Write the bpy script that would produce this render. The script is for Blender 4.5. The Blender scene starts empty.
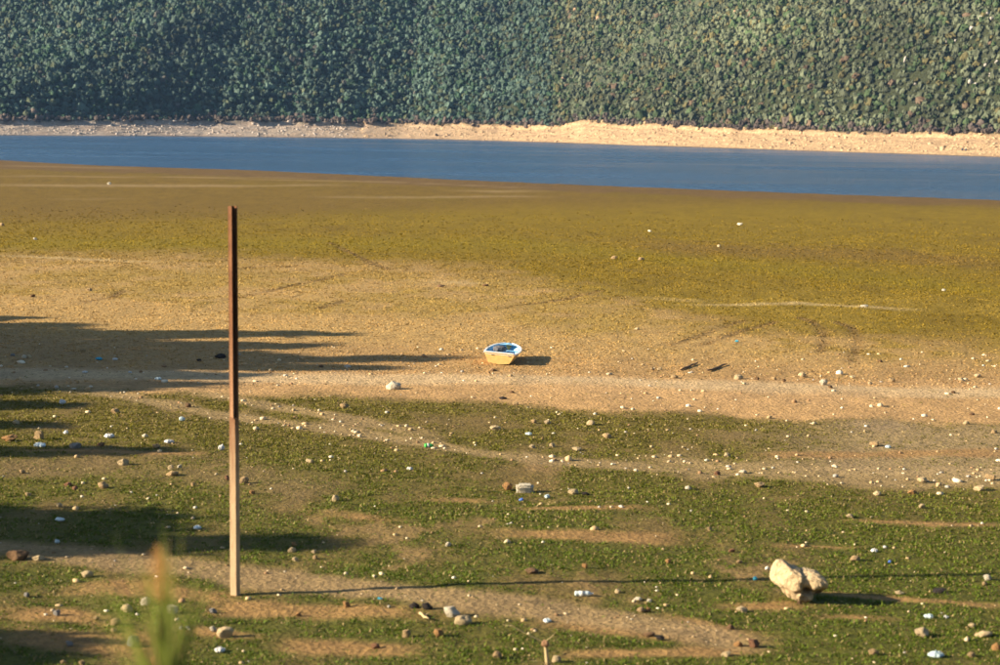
import bpy, bmesh, math, random
import numpy as np
from mathutils import Vector, Matrix, Euler

SC = bpy.context.scene
COL = SC.collection
random.seed(7)
RNG = np.random.default_rng(7)
R = math.radians

# ------------------------------------------------------------------ camera
EYE = 8.5                       # metres above the dry lake bed
PITCH = 6.12                    # degrees below the horizon
ROLL = 0.8
FPX = 2000.0                    # focal length in pixels of a 1000 px wide picture
cam_d = bpy.data.cameras.new("camera")
cam = bpy.data.objects.new("camera", cam_d)
COL.objects.link(cam)
cam.location = (0, 0, EYE)
CAM_ROT = Matrix.Rotation(R(90 - PITCH), 3, 'X') @ Matrix.Rotation(R(ROLL), 3, 'Z')
cam.rotation_euler = CAM_ROT.to_euler()
cam_d.sensor_width = 36.0
cam_d.lens = 36.0 * FPX / 1000.0
cam_d.clip_start = 0.2
cam_d.clip_end = 6000
cam_d.dof.use_dof = True
cam_d.dof.focus_distance = 84.0
cam_d.dof.aperture_fstop = 0.072 / 0.052
SC.camera = cam

_ROT = np.array(CAM_ROT)
def rays(px, py):
    px = np.asarray(px, float); py = np.asarray(py, float)
    v = np.stack([(px - 500) / FPX, (332.5 - py) / FPX, -np.ones_like(px)], -1)
    return v @ _ROT.T
def ground_point(px, py, z=0.0):
    """where the sight line through a spot of the photograph meets height z"""
    r = rays(px, py)
    t = (z - EYE) / r[..., 2]
    return r[..., 0] * t, r[..., 1] * t
def point_at_depth(px, py, y):
    r = rays(px, py)
    t = y / r[..., 1]
    return r[..., 0] * t, EYE + r[..., 2] * t

# ------------------------------------------------------------------ light
SUN_ELEV = 20.0
_a = ground_point(235, 595); _b = ground_point(1000, 577)
SHD = np.array([_b[0] - _a[0], _b[1] - _a[1]]); SHD /= np.linalg.norm(SHD)     # the way shadows fall
SUN_AZ = math.atan2(-SHD[0], -SHD[1])
world = bpy.data.worlds.new("World")
SC.world = world
world.use_nodes = True
_nt = world.node_tree
_sky = _nt.nodes.new('ShaderNodeTexSky')
_sky.sky_type = 'NISHITA'
_sky.sun_disc = False
_sky.sun_elevation = R(SUN_ELEV)
_sky.sun_rotation = SUN_AZ % (2 * math.pi)
_sky.air_density = 1.0; _sky.dust_density = 0.6; _sky.ozone_density = 1.5
_nt.links.new(_sky.outputs[0], _nt.nodes['Background'].inputs[0])
_nt.nodes['Background'].inputs[1].default_value = 0.055
sun_d = bpy.data.lights.new("sun", 'SUN')
sun_d.energy = 5.0
sun_d.angle = R(0.65)
sun_d.color = (1.0, 0.85, 0.63)
sun = bpy.data.objects.new("sun", sun_d)
COL.objects.link(sun)
_dir = Vector((SHD[0] * math.cos(R(SUN_ELEV)), SHD[1] * math.cos(R(SUN_ELEV)), -math.sin(R(SUN_ELEV))))
sun.rotation_euler = _dir.to_track_quat('-Z', 'Y').to_euler()
sun.location = (-60, -10, 40)
SC.view_settings.view_transform = 'Standard'
SC.view_settings.look = 'None'
SC.view_settings.exposure = 1.6
SC.view_settings.gamma = 1.0
SC.view_settings.use_curve_mapping = False

# ------------------------------------------------------------------ noise
_T = np.random.default_rng(99).random((256, 256))
def vnoise(x, y, s=0):
    x = np.asarray(x, float) + 37.7 * s + 500; y = np.asarray(y, float) + 91.3 * s + 500
    ix = np.floor(x).astype(int); iy = np.floor(y).astype(int)
    fx = x - ix; fy = y - iy
    fx = fx * fx * (3 - 2 * fx); fy = fy * fy * (3 - 2 * fy)
    a = _T[ix & 255, iy & 255]; b = _T[(ix + 1) & 255, iy & 255]
    c = _T[ix & 255, (iy + 1) & 255]; d = _T[(ix + 1) & 255, (iy + 1) & 255]
    return (a * (1 - fx) + b * fx) * (1 - fy) + (c * (1 - fx) + d * fx) * fy
def fbm(x, y, s=0, o=4):
    v = 0; a = 0.5; t = 0
    for k in range(o):
        v = v + a * vnoise(x * 2 ** k, y * 2 ** k, s + 5 * k); t += a; a *= 0.5
    return v / t - 0.5                       # about -0.5 .. 0.5
def sst(e0, e1, x):
    t = np.clip((x - e0) / (e1 - e0), 0, 1)
    return t * t * (3 - 2 * t)

# ------------------------------------------------------------------ the lie of the land
WATER_Z = -0.3
_p = np.array([(-60, 157), (0, 160), (50, 163), (100, 165.5), (250, 170), (400, 177), (500, 181.5), (600, 185.5), (800, 193), (1000, 200), (1060, 203)], float)
_nx, _ny = ground_point(_p[:, 0], _p[:, 1], WATER_Z)
def near_shore_y(x):
    x = np.asarray(x, float)
    y = np.interp(x, _nx, _ny)
    k0 = (_ny[1] - _ny[0]) / (_nx[1] - _nx[0])
    y = np.where(x < _nx[0], _ny[0] + (x - _nx[0]) * k0 * 0.4, y)
    return y
_p = np.array([(-80, 134.7), (0, 135.3), (200, 136.5), (400, 138.7), (500, 141), (650, 146), (800, 150.8), (1000, 157.2), (1100, 160.5)], float)
_fx, _fy = ground_point(_p[:, 0], _p[:, 1], WATER_Z)
def far_shore_y(x):
    x = np.asarray(x, float)
    y = np.interp(x, _fx, _fy)
    k1 = (_fy[-1] - _fy[-2]) / (_fx[-1] - _fx[-2])
    y = np.where(x > _fx[-1], _fy[-1] + (x - _fx[-1]) * k1 * 0.3, y)
    return y + 6 * fbm(x / 23, x * 0 + 3, 4, 3)
print("near shore", _nx[[1, -2]], _ny[[1, -2]], "far shore", _fx[[1, -2]], _fy[[1, -2]])

def grid_height(x, y):
    """lake bed, near meadow and the bank the photographer stands on"""
    base = np.interp(y, [-60, 0, 6.5, 8.5, 10, 20, 27.5, 31], [7.6, 6.9, 6.5, 5.75, 4.9, 1.5, 0.08, 0.0])
    flat = sst(26, 34, y)
    far = np.clip((y - 90) / 120, 0, 1)
    z = base + fbm(x / 7, y / 7, 1, 3) * 0.16 * (1 - far) * (0.3 + 0.7 * flat)
    z = z + fbm(x / 0.9, y / 0.9, 2, 4) * 0.075 * (1 - 0.75 * far)
    z = z + np.maximum(0, fbm(x / 0.33, y / 0.33, 3, 2)) * 0.035 * (1 - far)
    ys = near_shore_y(x)
    t = np.clip((y - (ys - 70)) / 70, 0, 1)
    z = z - 0.3 * t - np.clip(y - ys, 0, 400) * 0.012
    return z
def spot(px, py):
    """a point of the ground seen at a spot of the photograph"""
    z = 0.0
    for _ in range(4):
        x, y = ground_point(px, py, z)
        z = float(grid_height(x, y))
    return float(x), float(y), z
def ppm(y):                                   # pixels per metre at that distance
    return FPX / y

# ------------------------------------------------------------------ helpers
def tag(o, label=None, cat=None, group=None, kind=None):
    if label: o['label'] = label
    if cat: o['category'] = cat
    if group: o['group'] = group
    if kind: o['kind'] = kind
    return o
def mesh_np(name, verts, tris, mat, col=None, smooth=False, quads=False):
    me = bpy.data.meshes.new(name)
    n = 4 if quads else 3
    verts = np.asarray(verts, np.float32); tris = np.asarray(tris, np.int32)
    me.vertices.add(len(verts)); me.vertices.foreach_set('co', verts.ravel())
    me.loops.add(tris.size); me.loops.foreach_set('vertex_index', tris.ravel())
    me.polygons.add(len(tris))
    me.polygons.foreach_set('loop_start', np.arange(0, tris.size, n, dtype=np.int32))
    if smooth: me.polygons.foreach_set('use_smooth', np.ones(len(tris), bool))
    if col is not None:
        a = me.color_attributes.new('tint', 'FLOAT_COLOR', 'POINT')
        c = np.ones((len(verts), 4), np.float32); c[:, :3] = col
        a.data.foreach_set('color', c.ravel())
    me.update(calc_edges=True)
    me.materials.append(mat)
    return me
def put(name, me, parent=None, loc=None):
    o = bpy.data.objects.new(name, me)
    COL.objects.link(o)
    if parent: o.parent = parent
    if loc is not None: o.location = loc
    return o
def from_bm(name, bm, mat, parent=None, smooth=False):
    me = bpy.data.meshes.new(name)
    bmesh.ops.recalc_face_normals(bm, faces=bm.faces)
    if smooth:
        for f in bm.faces: f.smooth = True
    bm.to_mesh(me); bm.free()
    me.materials.append(mat)
    return put(name, me, parent)
def empty(name, loc, rz=0):
    o = bpy.data.objects.new(name, None)
    o.empty_display_size = 0.3
    COL.objects.link(o); o.location = loc; o.rotation_euler = (0, 0, rz)
    return o

class NT:
    def __init__(s, name):
        s.m = bpy.data.materials.new(name); s.m.use_nodes = True
        s.t = s.m.node_tree; s.n = s.t.nodes; s.b = s.n['Principled BSDF']
    def node(s, kind, **kw):
        n = s.n.new(kind)
        for k, v in kw.items():
            if k.startswith('i_'): n.inputs[k[2:]].default_value = v
            else: setattr(n, k, v)
        return n
    def link(s, a, b): s.t.links.new(a, b)
    def noise(s, scale, detail=4, rough=0.55, vec=None):
        n = s.node('ShaderNodeTexNoise'); n.inputs['Scale'].default_value = scale
        n.inputs['Detail'].default_value = detail; n.inputs['Roughness'].default_value = rough
        if vec: s.link(vec, n.inputs['Vector'])
        return n.outputs['Fac']
    def rng(s, fac, a, b, c, d):
        n = s.node('ShaderNodeMapRange')
        for i, v in enumerate((a, b, c, d)): n.inputs[i + 1].default_value = v
        s.link(fac, n.inputs[0]); return n.outputs[0]
    def mix(s, fac, a, b, mode='MIX'):
        n = s.node('ShaderNodeMix', data_type='RGBA', blend_type=mode)
        for sock, v in ((n.inputs[0], fac), (n.inputs[6], a), (n.inputs[7], b)):
            if hasattr(v, 'links') or hasattr(v, 'is_linked'): s.link(v, sock)
            elif isinstance(v, (int, float)): sock.default_value = v
            else: sock.default_value = (*v, 1)
        return n.outputs[2]
    def mul(s, col, fac):                    # colour times a 0..n grey
        c = s.node('ShaderNodeCombineXYZ')
        for i in range(3): s.link(fac, c.inputs[i])
        n = s.node('ShaderNodeMix', data_type='RGBA', blend_type='MULTIPLY'); n.inputs[0].default_value = 1
        s.link(col, n.inputs[6]); s.link(c.outputs[0], n.inputs[7])
        return n.outputs[2]
    def bump(s, h, strength=0.5, dist=0.02):
        n = s.node('ShaderNodeBump'); n.inputs['Strength'].default_value = strength
        n.inputs['Distance'].default_value = dist
        s.link(h, n.inputs['Height']); s.link(n.outputs[0], s.b.inputs['Normal'])
    def pos(s):
        return s.node('ShaderNodeNewGeometry').outputs['Position']
    def objco(s):
        return s.node('ShaderNodeTexCoord').outputs['Object']
    def attr(s, name='tint'):
        n = s.node('ShaderNodeAttribute'); n.attribute_name = name
        return n.outputs['Color']
    def fin(s, col, rough=0.9, spec=0.25):
        if hasattr(col, 'links'): s.link(col, s.b.inputs['Base Color'])
        else: s.b.inputs['Base Color'].default_value = (*col, 1)
        s.b.inputs['Roughness'].default_value = rough
        s.b.inputs['Specular IOR Level'].default_value = spec
        return s.m

# ------------------------------------------------------------------ materials
def m_ground():
    t = NT('lake_bed_soil'); p = t.pos()
    a = t.noise(3.2, 6, 0.7, p); b = t.noise(14, 4, 0.7, p)
    c = t.mul(t.attr(), t.rng(a, 0.3, 0.7, 0.72, 1.26))
    c = t.mul(c, t.rng(b, 0.3, 0.7, 0.72, 1.28))
    v = t.node('ShaderNodeTexVoronoi'); v.inputs['Scale'].default_value = 9; t.link(p, v.inputs['Vector'])
    h = t.node('ShaderNodeMath', operation='ADD'); t.link(b, h.inputs[0]); t.link(v.outputs['Distance'], h.inputs[1])
    d = t.noise(38, 3, 0.7, p); h2 = t.node('ShaderNodeMath', operation='MULTIPLY_ADD'); t.link(d, h2.inputs[0]); h2.inputs[1].default_value = 0.8; t.link(h.outputs[0], h2.inputs[2])
    c = t.mul(c, t.rng(d, 0.3, 0.7, 0.8, 1.2))
    t.bump(h2.outputs[0], 0.8, 0.06)
    return t.fin(c, 0.95, 0.15)
def m_tint(name, rough=0.8, spec=0.3, trans=0.0):
    t = NT(name)
    m = t.fin(t.attr(), rough, spec)
    if trans:
        tr = t.node('ShaderNodeBsdfTranslucent'); t.link(t.attr(), tr.inputs[0])
        mx = t.node('ShaderNodeMixShader'); mx.inputs[0].default_value = trans
        t.link(t.b.outputs[0], mx.inputs[1]); t.link(tr.outputs[0], mx.inputs[2])
        t.link(mx.outputs[0], t.n['Material Output'].inputs[0])
    return m
def m_plain(name, col, rough=0.6, var=0.25, scale=20, bump=0.3, bd=0.01, spec=0.3, metal=0):
    t = NT(name); p = t.objco(); a = t.noise(scale, 5, 0.6, p)
    n = t.node('ShaderNodeRGB'); n.outputs[0].default_value = (*col, 1)
    c = t.mul(n.outputs[0], t.rng(a, 0.3, 0.7, 1 - var, 1 + var))
    t.bump(a, bump, bd)
    t.b.inputs['Metallic'].default_value = metal
    return t.fin(c, rough, spec)
def m_stone():
    t = NT('weathered_stone'); p = t.objco()
    oi = t.node('ShaderNodeObjectInfo')
    a = t.noise(3.0, 6, 0.7, p); b = t.noise(11, 5, 0.7, p)
    c = t.mul(oi.outputs['Color'], t.rng(a, 0.3, 0.7, 0.72, 1.16))
    c = t.mul(c, t.rng(b, 0.35, 0.65, 0.8, 1.12))
    v = t.node('ShaderNodeTexVoronoi', feature='DISTANCE_TO_EDGE'); v.inputs['Scale'].default_value = 2.2; t.link(p, v.inputs['Vector'])
    cr = t.rng(v.outputs['Distance'], 0.0, 0.035, 0.55, 1.0); c = t.mul(c, cr)
    t.bump(b, 0.9, 0.08)
    return t.fin(c, 0.9, 0.2)
def m_water():
    t = NT('lake_water'); p = t.pos()
    mp = t.node('ShaderNodeMapping'); mp.inputs['Scale'].default_value = (0.5, 1, 1); t.link(p, mp.inputs[0])
    a = t.noise(0.9, 5, 0.65, mp.outputs[0])
    b = t.noise(0.012, 3, 0.5, mp.outputs[0])
    t.bump(a, 1.0, 2.0)
    b2 = t.noise(0.03, 5, 0.6, mp.outputs[0]); t.link(t.rng(b2, 0.35, 0.65, 0.14, 0.30), t.b.inputs['Roughness'])
    c = t.mix(t.rng(b, 0.3, 0.7, 0, 1), (0.034, 0.097, 0.196), (0.047, 0.120, 0.238))
    t.b.inputs['IOR'].default_value = 1.33
    return t.fin(c, 0.22, 0.5)
M_GROUND = m_ground()
M_TUFT = m_tint('turf_blades', 0.7, 0.2, 0.25)
M_LEAF = m_tint('maquis_leaves', 0.75, 0.2, 0.12)
M_STONE = m_stone()
M_PEB = m_tint('loose_pebbles', 0.9, 0.2)

# ------------------------------------------------------------------ colour zones of the ground (what the soil is, not how it is lit)
def line(pts):
    a = np.array(pts, float)
    return ground_point(a[:, 0], a[:, 1])
class Zones:
    def __init__(s, x, y):
        s.x, s.y = x, y
        s.c = np.zeros(x.shape + (3,)); s.c[:] = (0.148, 0.092, 0.012)
        s.n1 = fbm(x / 6, y / 9, 11, 4); s.n2 = fbm(x / 1.3, y / 2.2, 12, 4); s.n3 = fbm(x / 25, y / 40, 13, 4)
        s.lo = fbm(x / 14, y / 30, 14, 3)
    def t(s, pts):                           # >0 on the far side of a line of landmarks
        lx, ly = line(pts)
        yb = np.interp(s.x, lx, ly)
        return np.log(np.maximum(s.y, 1) / yb)
    def paint(s, w, col, amt=1.0):
        w = np.clip(w * amt, 0, 1)[..., None]
        s.c = s.c * (1 - w) + np.array(col) * w
    def below(s, pts, soft=0.02, n=0.05):    # on the camera's side of the line
        return 1 - sst(-soft, soft, s.t(pts) + n * (s.n1 + s.n2))
    def streak(s, pts, half, n=0.4, soft=0.5):   # a band along a line; half thickness as a share of distance
        lx, ly = line(pts)
        yb = np.interp(s.x, lx, ly)
        d = np.abs(np.log(np.maximum(s.y, 1) / yb)) / half
        ends = sst(lx[0] - 0.02 * yb, lx[0] + 0.02 * yb, s.x) * (1 - sst(lx[-1] - 0.02 * yb, lx[-1] + 0.02 * yb, s.x))
        return (1 - sst(1 - soft, 1 + soft, d + n * 2 * (s.n1 + s.n2))) * ends

def ground_colour(x, y):
    Z = Zones(x, y)
    n1, n2, n3, lo = Z.n1, Z.n2, Z.n3, Z.lo
    # lake bed beyond: brown mud with olive film
    Z.paint(sst(-0.05, 0.15, n3 + 0.3 * n1), (0.142, 0.094, 0.007), 0.75)
    Z.paint(1 - Z.below([(0, 168), (250, 176), (500, 187), (700, 195), (1000, 206)], 0.02, 0.06), (0.128, 0.076, 0.026), 0.9)
    for pts, h, a in (([(0, 185), (120, 185.5), (250, 186), (330, 184.5)], 0.018, .8), ([(0, 176), (150, 176.5), (290, 177)], 0.010, .7),
                      ([(330, 197), (420, 197.5), (500, 196), (540, 196)], 0.014, .8), ([(470, 190), (500, 190.5), (530, 190)], 0.014, .9),
                      ([(70, 199), (110, 199)], 0.008, .7), ([(250, 179), (400, 181), (520, 186)], 0.008, .6),
                      ([(0, 164.5), (60, 165.5), (130, 167)], 0.012, .5), ([(640, 262), (663, 262)], 0.004, .7),
                      ([(110, 241), (200, 246)], 0.005, .5), ([(350, 222), (460, 222)], 0.004, .4)):
        Z.paint(Z.streak(pts, h * 0.8, 0.6, 0.8), (0.31, 0.215, 0.10), a * 0.75)
    # moss band
    up = [(0, 222), (300, 216), (500, 208), (700, 204), (1000, 207)]
    dn = [(0, 258), (250, 262), (500, 272), (620, 300), (750, 332), (870, 346), (1000, 352)]
    w = Z.below(up, 0.09, 0.10) * (1 - Z.below(dn, 0.10, 0.10))
    Z.paint(w * sst(-0.45, 0.15, n1 + 0.5 * n2 + 0.25), (0.195, 0.130, 0.006), 0.85)
    Z.paint(Z.streak([(0, 243), (300, 244), (520, 244), (700, 262), (1000, 290)], 0.05, 0.3, 0.9), (0.195, 0.138, 0.005), 0.8)
    # dark mud patch on the far right and left of it
    Z.paint(Z.streak([(640, 246), (800, 252), (1000, 262)], 0.05, 0.5, 0.8), (0.165, 0.100, 0.018), 0.7)
    # sand
    sand = (0.39, 0.25, 0.09)
    Z.paint(Z.below(dn, 0.10, 0.12), sand)
    w = Z.below([(0, 262), (500, 276), (1000, 300)], 0.05, 0.05) * (1 - Z.below([(0, 300), (500, 318), (650, 345), (1000, 362)], 0.04, 0.06))
    Z.paint(w * sst(-0.2, 0.25, n1 + n2 + 0.05), (0.235, 0.160, 0.022), 0.6)
    Z.paint(Z.below([(0, 330), (400, 345), (700, 362), (1000, 366)], 0.05, 0.06), (0.37, 0.225, 0.09), 0.8)
    for pts, h, a in (([(430, 282), (490, 283)], 0.006, .6), ([(0, 256), (150, 262)], 0.006, .5), ([(700, 305), (800, 303), (900, 309)], 0.008, .6),
                      ([(660, 298), (690, 300)], 0.010, .5)):
        Z.paint(Z.streak(pts, h, 0.5), (0.46, 0.34, 0.16), a)
    # orange soil and the pale dirt track
    Z.paint(Z.below([(0, 366), (250, 369), (500, 371), (700, 378), (1000, 381)], 0.012, 0.02), (0.41, 0.25, 0.105))
    Z.paint(Z.streak([(-40, 373), (150, 375), (250, 377), (500, 379), (700, 385), (850, 391), (1060, 393)], 0.019, 0.25), (0.50, 0.355, 0.19), 0.85)
    Z.paint(Z.streak([(520, 388), (620, 392), (760, 400), (900, 398)], 0.02, 0.5, 0.8), (0.47, 0.29, 0.13), 0.6)
    # meadow
    gl = [(-40, 386), (100, 389), (200, 391), (330, 396), (450, 404), (600, 412), (750, 419), (880, 424), (1040, 428)]
    g = Z.below(gl, 0.015, 0.04)
    turf = np.array((0.080, 0.105, 0.012))
    Z.paint(g, (0.185, 0.125, 0.040))
    grass = g * sst(-0.34, 0.34, n2 * 1.3 + 0.15 * n1 + 0.2)
    px_right = sst(0.09, 0.2, x / np.maximum(y, 1))
    paleR = px_right * (1 - Z.below([(600, 465), (1000, 478)], 0.02, 0.04)) * g
    grass = grass * (1 - 0.72 * paleR)
    brownL = Z.streak([(-60, 462), (60, 466), (180, 474), (330, 488)], 0.04, 0.5, 0.8)
    grass = grass * (1 - 0.6 * brownL)
    bare = np.zeros_like(x)
    for pts, h in (([(430, 499), (490, 501)], .010), ([(330, 515), (395, 521)], .012), ([(500, 534), (580, 537), (650, 540), (672, 541)], .013),
                   ([(722, 607), (760, 607), (810, 606)], .012), ([(820, 592), (1000, 606)], .009),
                   ([(820, 617), (890, 619)], .010), ([(660, 616), (760, 640)], .014), ([(200, 604), (300, 608), (420, 612)], .02),
                   ([(60, 588), (120, 586), (240, 596)], .016), ([(0, 612), (60, 612), (110, 620)], .014), ([(0, 634), (80, 640), (180, 645)], .022),
                   ([(180, 626), (260, 634)], .012), ([(280, 642), (420, 652)], .016), ([(540, 620), (640, 633), (760, 636)], .016),
                   ([(560, 655), (760, 652)], .010), ([(760, 455), (1010, 452)], .012), ([(0, 450), (200, 455)], .008), ([(850, 520), (1010, 524)], .010),
                   ([(780, 545), (860, 546)], .006), ([(520, 509), (640, 508)], .006)):
        bare = np.maximum(bare, Z.streak(pts, h * 0.8, 0.55, 0.6))
    rnd = sst(0.22, 0.34, fbm(x / 1.7, y / 3.4, 33, 4) + 0.25 * fbm(x / 0.4, y / 0.6, 34, 3)) * g
    grass = grass * (1 - 0.9 * bare) * (1 - 0.75 * rnd)
    # pale stony strips
    st = np.maximum(Z.streak([(60, 386), (130, 396), (220, 414), (300, 424), (400, 438), (480, 453), (560, 461), (700, 470), (850, 476), (1040, 478)], .016, 0.4),
                    Z.streak([(190, 391), (260, 402), (330, 416), (430, 434)], .014, 0.5))
    st = np.maximum(st, Z.streak([(640, 462), (760, 470), (900, 478), (1040, 480)], .030, 0.4))
    grass = grass * (1 - 0.85 * st)
    # gravel path
    gp = Z.streak([(-60, 546), (0, 548), (100, 556), (200, 568), (330, 584), (450, 598), (560, 612), (650, 626), (760, 644)], .020, 0.35)
    grass = grass * (1 - 0.92 * gp)
    Z.paint(paleR, (0.34, 0.24, 0.13), 0.8)
    Z.paint(brownL * g, (0.20, 0.135, 0.06), 0.6)
    Z.paint(rnd, (0.27, 0.17, 0.07), 0.7)
    Z.paint(bare, (0.31, 0.178, 0.066), 0.9)
    Z.paint(st, (0.36, 0.25, 0.12), 0.6)
    Z.paint(gp, (0.29, 0.195, 0.09), 0.95)
    # grass colour: yellower far off, greener close by
    k = sst(34, 56, y)[..., None]
    turfc = (1 - k) * np.array((0.074, 0.078, 0.009)) + k * np.array((0.120, 0.094, 0.014))
    gg = np.clip(grass, 0, 1)[..., None] * 0.95
    Z.c = Z.c * (1 - gg) + turfc * gg
    # wheel ruts and drag marks in the dried mud
    rut = np.zeros_like(x)
    for pts in ([(800, 318), (812, 322), (822, 330), (824, 340), (820, 352)], [(836, 322), (851, 328), (858, 338), (856, 350), (850, 362)],
                [(670, 345), (700, 336), (730, 325), (742, 321)], [(700, 345), (735, 334), (775, 322)], [(240, 268), (270, 266), (330, 268)],
                [(226, 300), (300, 285), (345, 274)], [(320, 308), (345, 300)], [(80, 303), (110, 298), (125, 290)],
                [(330, 243), (370, 262), (390, 270)], [(500, 308), (560, 300), (600, 290)], [(655, 240), (760, 243), (850, 246)]):
        lx, ly = line(pts)
        for i in range(len(lx) - 1):
            ax, ay, bx, by = lx[i], ly[i], lx[i + 1], ly[i + 1]
            dx, dy = bx - ax, by - ay
            tt = np.clip(((x - ax) * dx + (y - ay) * dy) / (dx * dx + dy * dy), 0, 1)
            d = np.hypot(x - ax - tt * dx, y - ay - tt * dy)
            rut = np.maximum(rut, np.exp(-(d / 0.24) ** 2))
    rut *= np.clip(0.75 + 1.5 * n2, 0, 1)
    Z.paint(rut, (0.15, 0.09, 0.035), 0.8)
    mott = 1 + 0.35 * n2 + 0.25 * fbm(x / 0.35, y / 0.5, 41, 3)
    Z.c *= mott[..., None]
    return np.clip(Z.c, 0.004, 0.8), np.clip(grass, 0, 1), rut

# ------------------------------------------------------------------ ground sheet
def build_ground():
    fine = np.linspace(-1.06, 1.06, 600)
    out = np.array([1.15, 1.3, 1.6, 2.1, 3, 4.5, 7, 11, 18, 30, 55])
    cj = np.concatenate([-out[::-1], fine, out])
    rows = np.concatenate([[-60, -40, -20, -8, -2], np.arange(1, 12, 0.35), np.arange(12, 28.5, 0.4),
                           17000 / np.arange(17000 / 28.8, 60, -1.15), np.linspace(290, 430, 50), np.linspace(450, 1150, 24)])
    Y, C = np.meshgrid(rows, cj, indexing='ij')
    X = C * (0.262 * np.maximum(Y, 8) + 1.2)
    X = np.clip(X, -1400, 1400)
    Zh = grid_height(X, Y)
    col, grass, rut = ground_colour(X, Y)
    Zh = Zh - 0.03 * rut
    nr, nc = X.shape
    i = np.arange(nr * nc).reshape(nr, nc)
    q = np.stack([i[:-1, :-1], i[:-1, 1:], i[1:, 1:], i[1:, :-1]], -1).reshape(-1, 4)
    me = mesh_np('ground', np.stack([X, Y, Zh], -1).reshape(-1, 3), q, M_GROUND, col.reshape(-1, 3), True, True)
    return tag(put('ground', me), kind='structure')
build_ground()

# ------------------------------------------------------------------ water
def build_water():
    xs = np.linspace(-1400, 1400, 60); ys = np.linspace(190, 1200, 40)
    X, Y = np.meshgrid(xs, ys, indexing='ij')
    i = np.arange(X.size).reshape(X.shape)
    q = np.stack([i[:-1, :-1], i[1:, :-1], i[1:, 1:], i[:-1, 1:]], -1).reshape(-1, 4)
    me = mesh_np('lake_water', np.stack([X, Y, np.full_like(X, WATER_Z)], -1).reshape(-1, 3), q, m_water(), None, True, True)
    tag(put('lake_water', me), kind='structure')
build_water()

# ------------------------------------------------------------------ far hillside
BEACH = 27.0
def hill_height(x, s):
    """height of the far side at x, s metres inland of the waterline"""
    side = sst(-150, 130, x)
    edge = BEACH + 5 * side + 9 * fbm(x / 9, x * 0 + 1, 21, 4)
    top = np.interp(x, [-190, -100, -40, -1, 22, 30, 40, 80, 110, 145], [5.0, 6.1, 6.2, 5.8, 5.9, 8.3, 7.3, 6.5, 6.1, 6.2]) + 1.5 * fbm(x / 11, x * 0 + 7, 25, 3)
    beach = -0.3 + (top - 1.1) * np.clip(s / edge, -0.4, 1)
    z = beach + 1.4 * sst(edge - 1.5, edge + 1.0, s) + fbm(x / 3.0, s / 2.0, 22, 3) * 0.9 * sst(1, 9, s)
    h = np.clip(s - edge, 0, None)
    slope = 0.40 + 0.06 * side
    # away from the water the slope does not follow the bay at the left but runs straight on
    back = np.minimum(0, far_shore_y(x) - np.interp(x, [-70, -40], [806, 780])) * sst(10, 130, h) * (1 - sst(-70, -40, x))
    hill = (h + back) * slope * sst(-4, 26, h)
    hill = np.where(h > 330, 330 * slope + (h - 330) * 0.08, hill)
    # a spur coming down to the shore right of the middle, with a gully on its left
    ax, as_, bx, bs = 26.0, 30.0, 118.0, 190.0
    dx, ds = bx - ax, bs - as_; L = math.hypot(dx, ds)
    d = ((s - as_) * dx - (x - ax) * ds) / L      # + on the left / behind of the ridge line
    along = ((x - ax) * dx + (s - as_) * ds) / L
    depth = 13 * sst(0, 60, along)
    hill = hill - depth * sst(0, 26, d) * np.exp(-np.clip(d, 0, None) / 70) + 0.16 * np.clip(-d, 0, 130) * sst(-10, 60, along) * sst(5, 60, h)
    hill = hill + (0.20 * np.clip(60 - x, 0, 90) + 0.02 * np.clip(-30 - x, 0, 160)) * sst(8, 130, h) * sst(0, 30, d + 10)
    hill = hill + 3 * fbm(x / 95, s / 120, 23, 3) * sst(10, 90, h) + 3 * fbm(x / 24, s / 24, 24, 3) * sst(4, 30, h)
    return z + hill, edge
def m_hill():
    t = NT('hillside_soil'); p = t.pos()
    a = t.noise(0.5, 6, 0.7, p); b = t.noise(1.4, 5, 0.75, p)
    c = t.mul(t.attr(), t.rng(a, 0.3, 0.7, 0.7, 1.3))
    c = t.mul(c, t.rng(b, 0.35, 0.65, 0.6, 1.4))
    t.bump(b, 1.0, 0.9)
    return t.fin(c, 0.95, 0.15)
M_HILL = m_hill()
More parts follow.
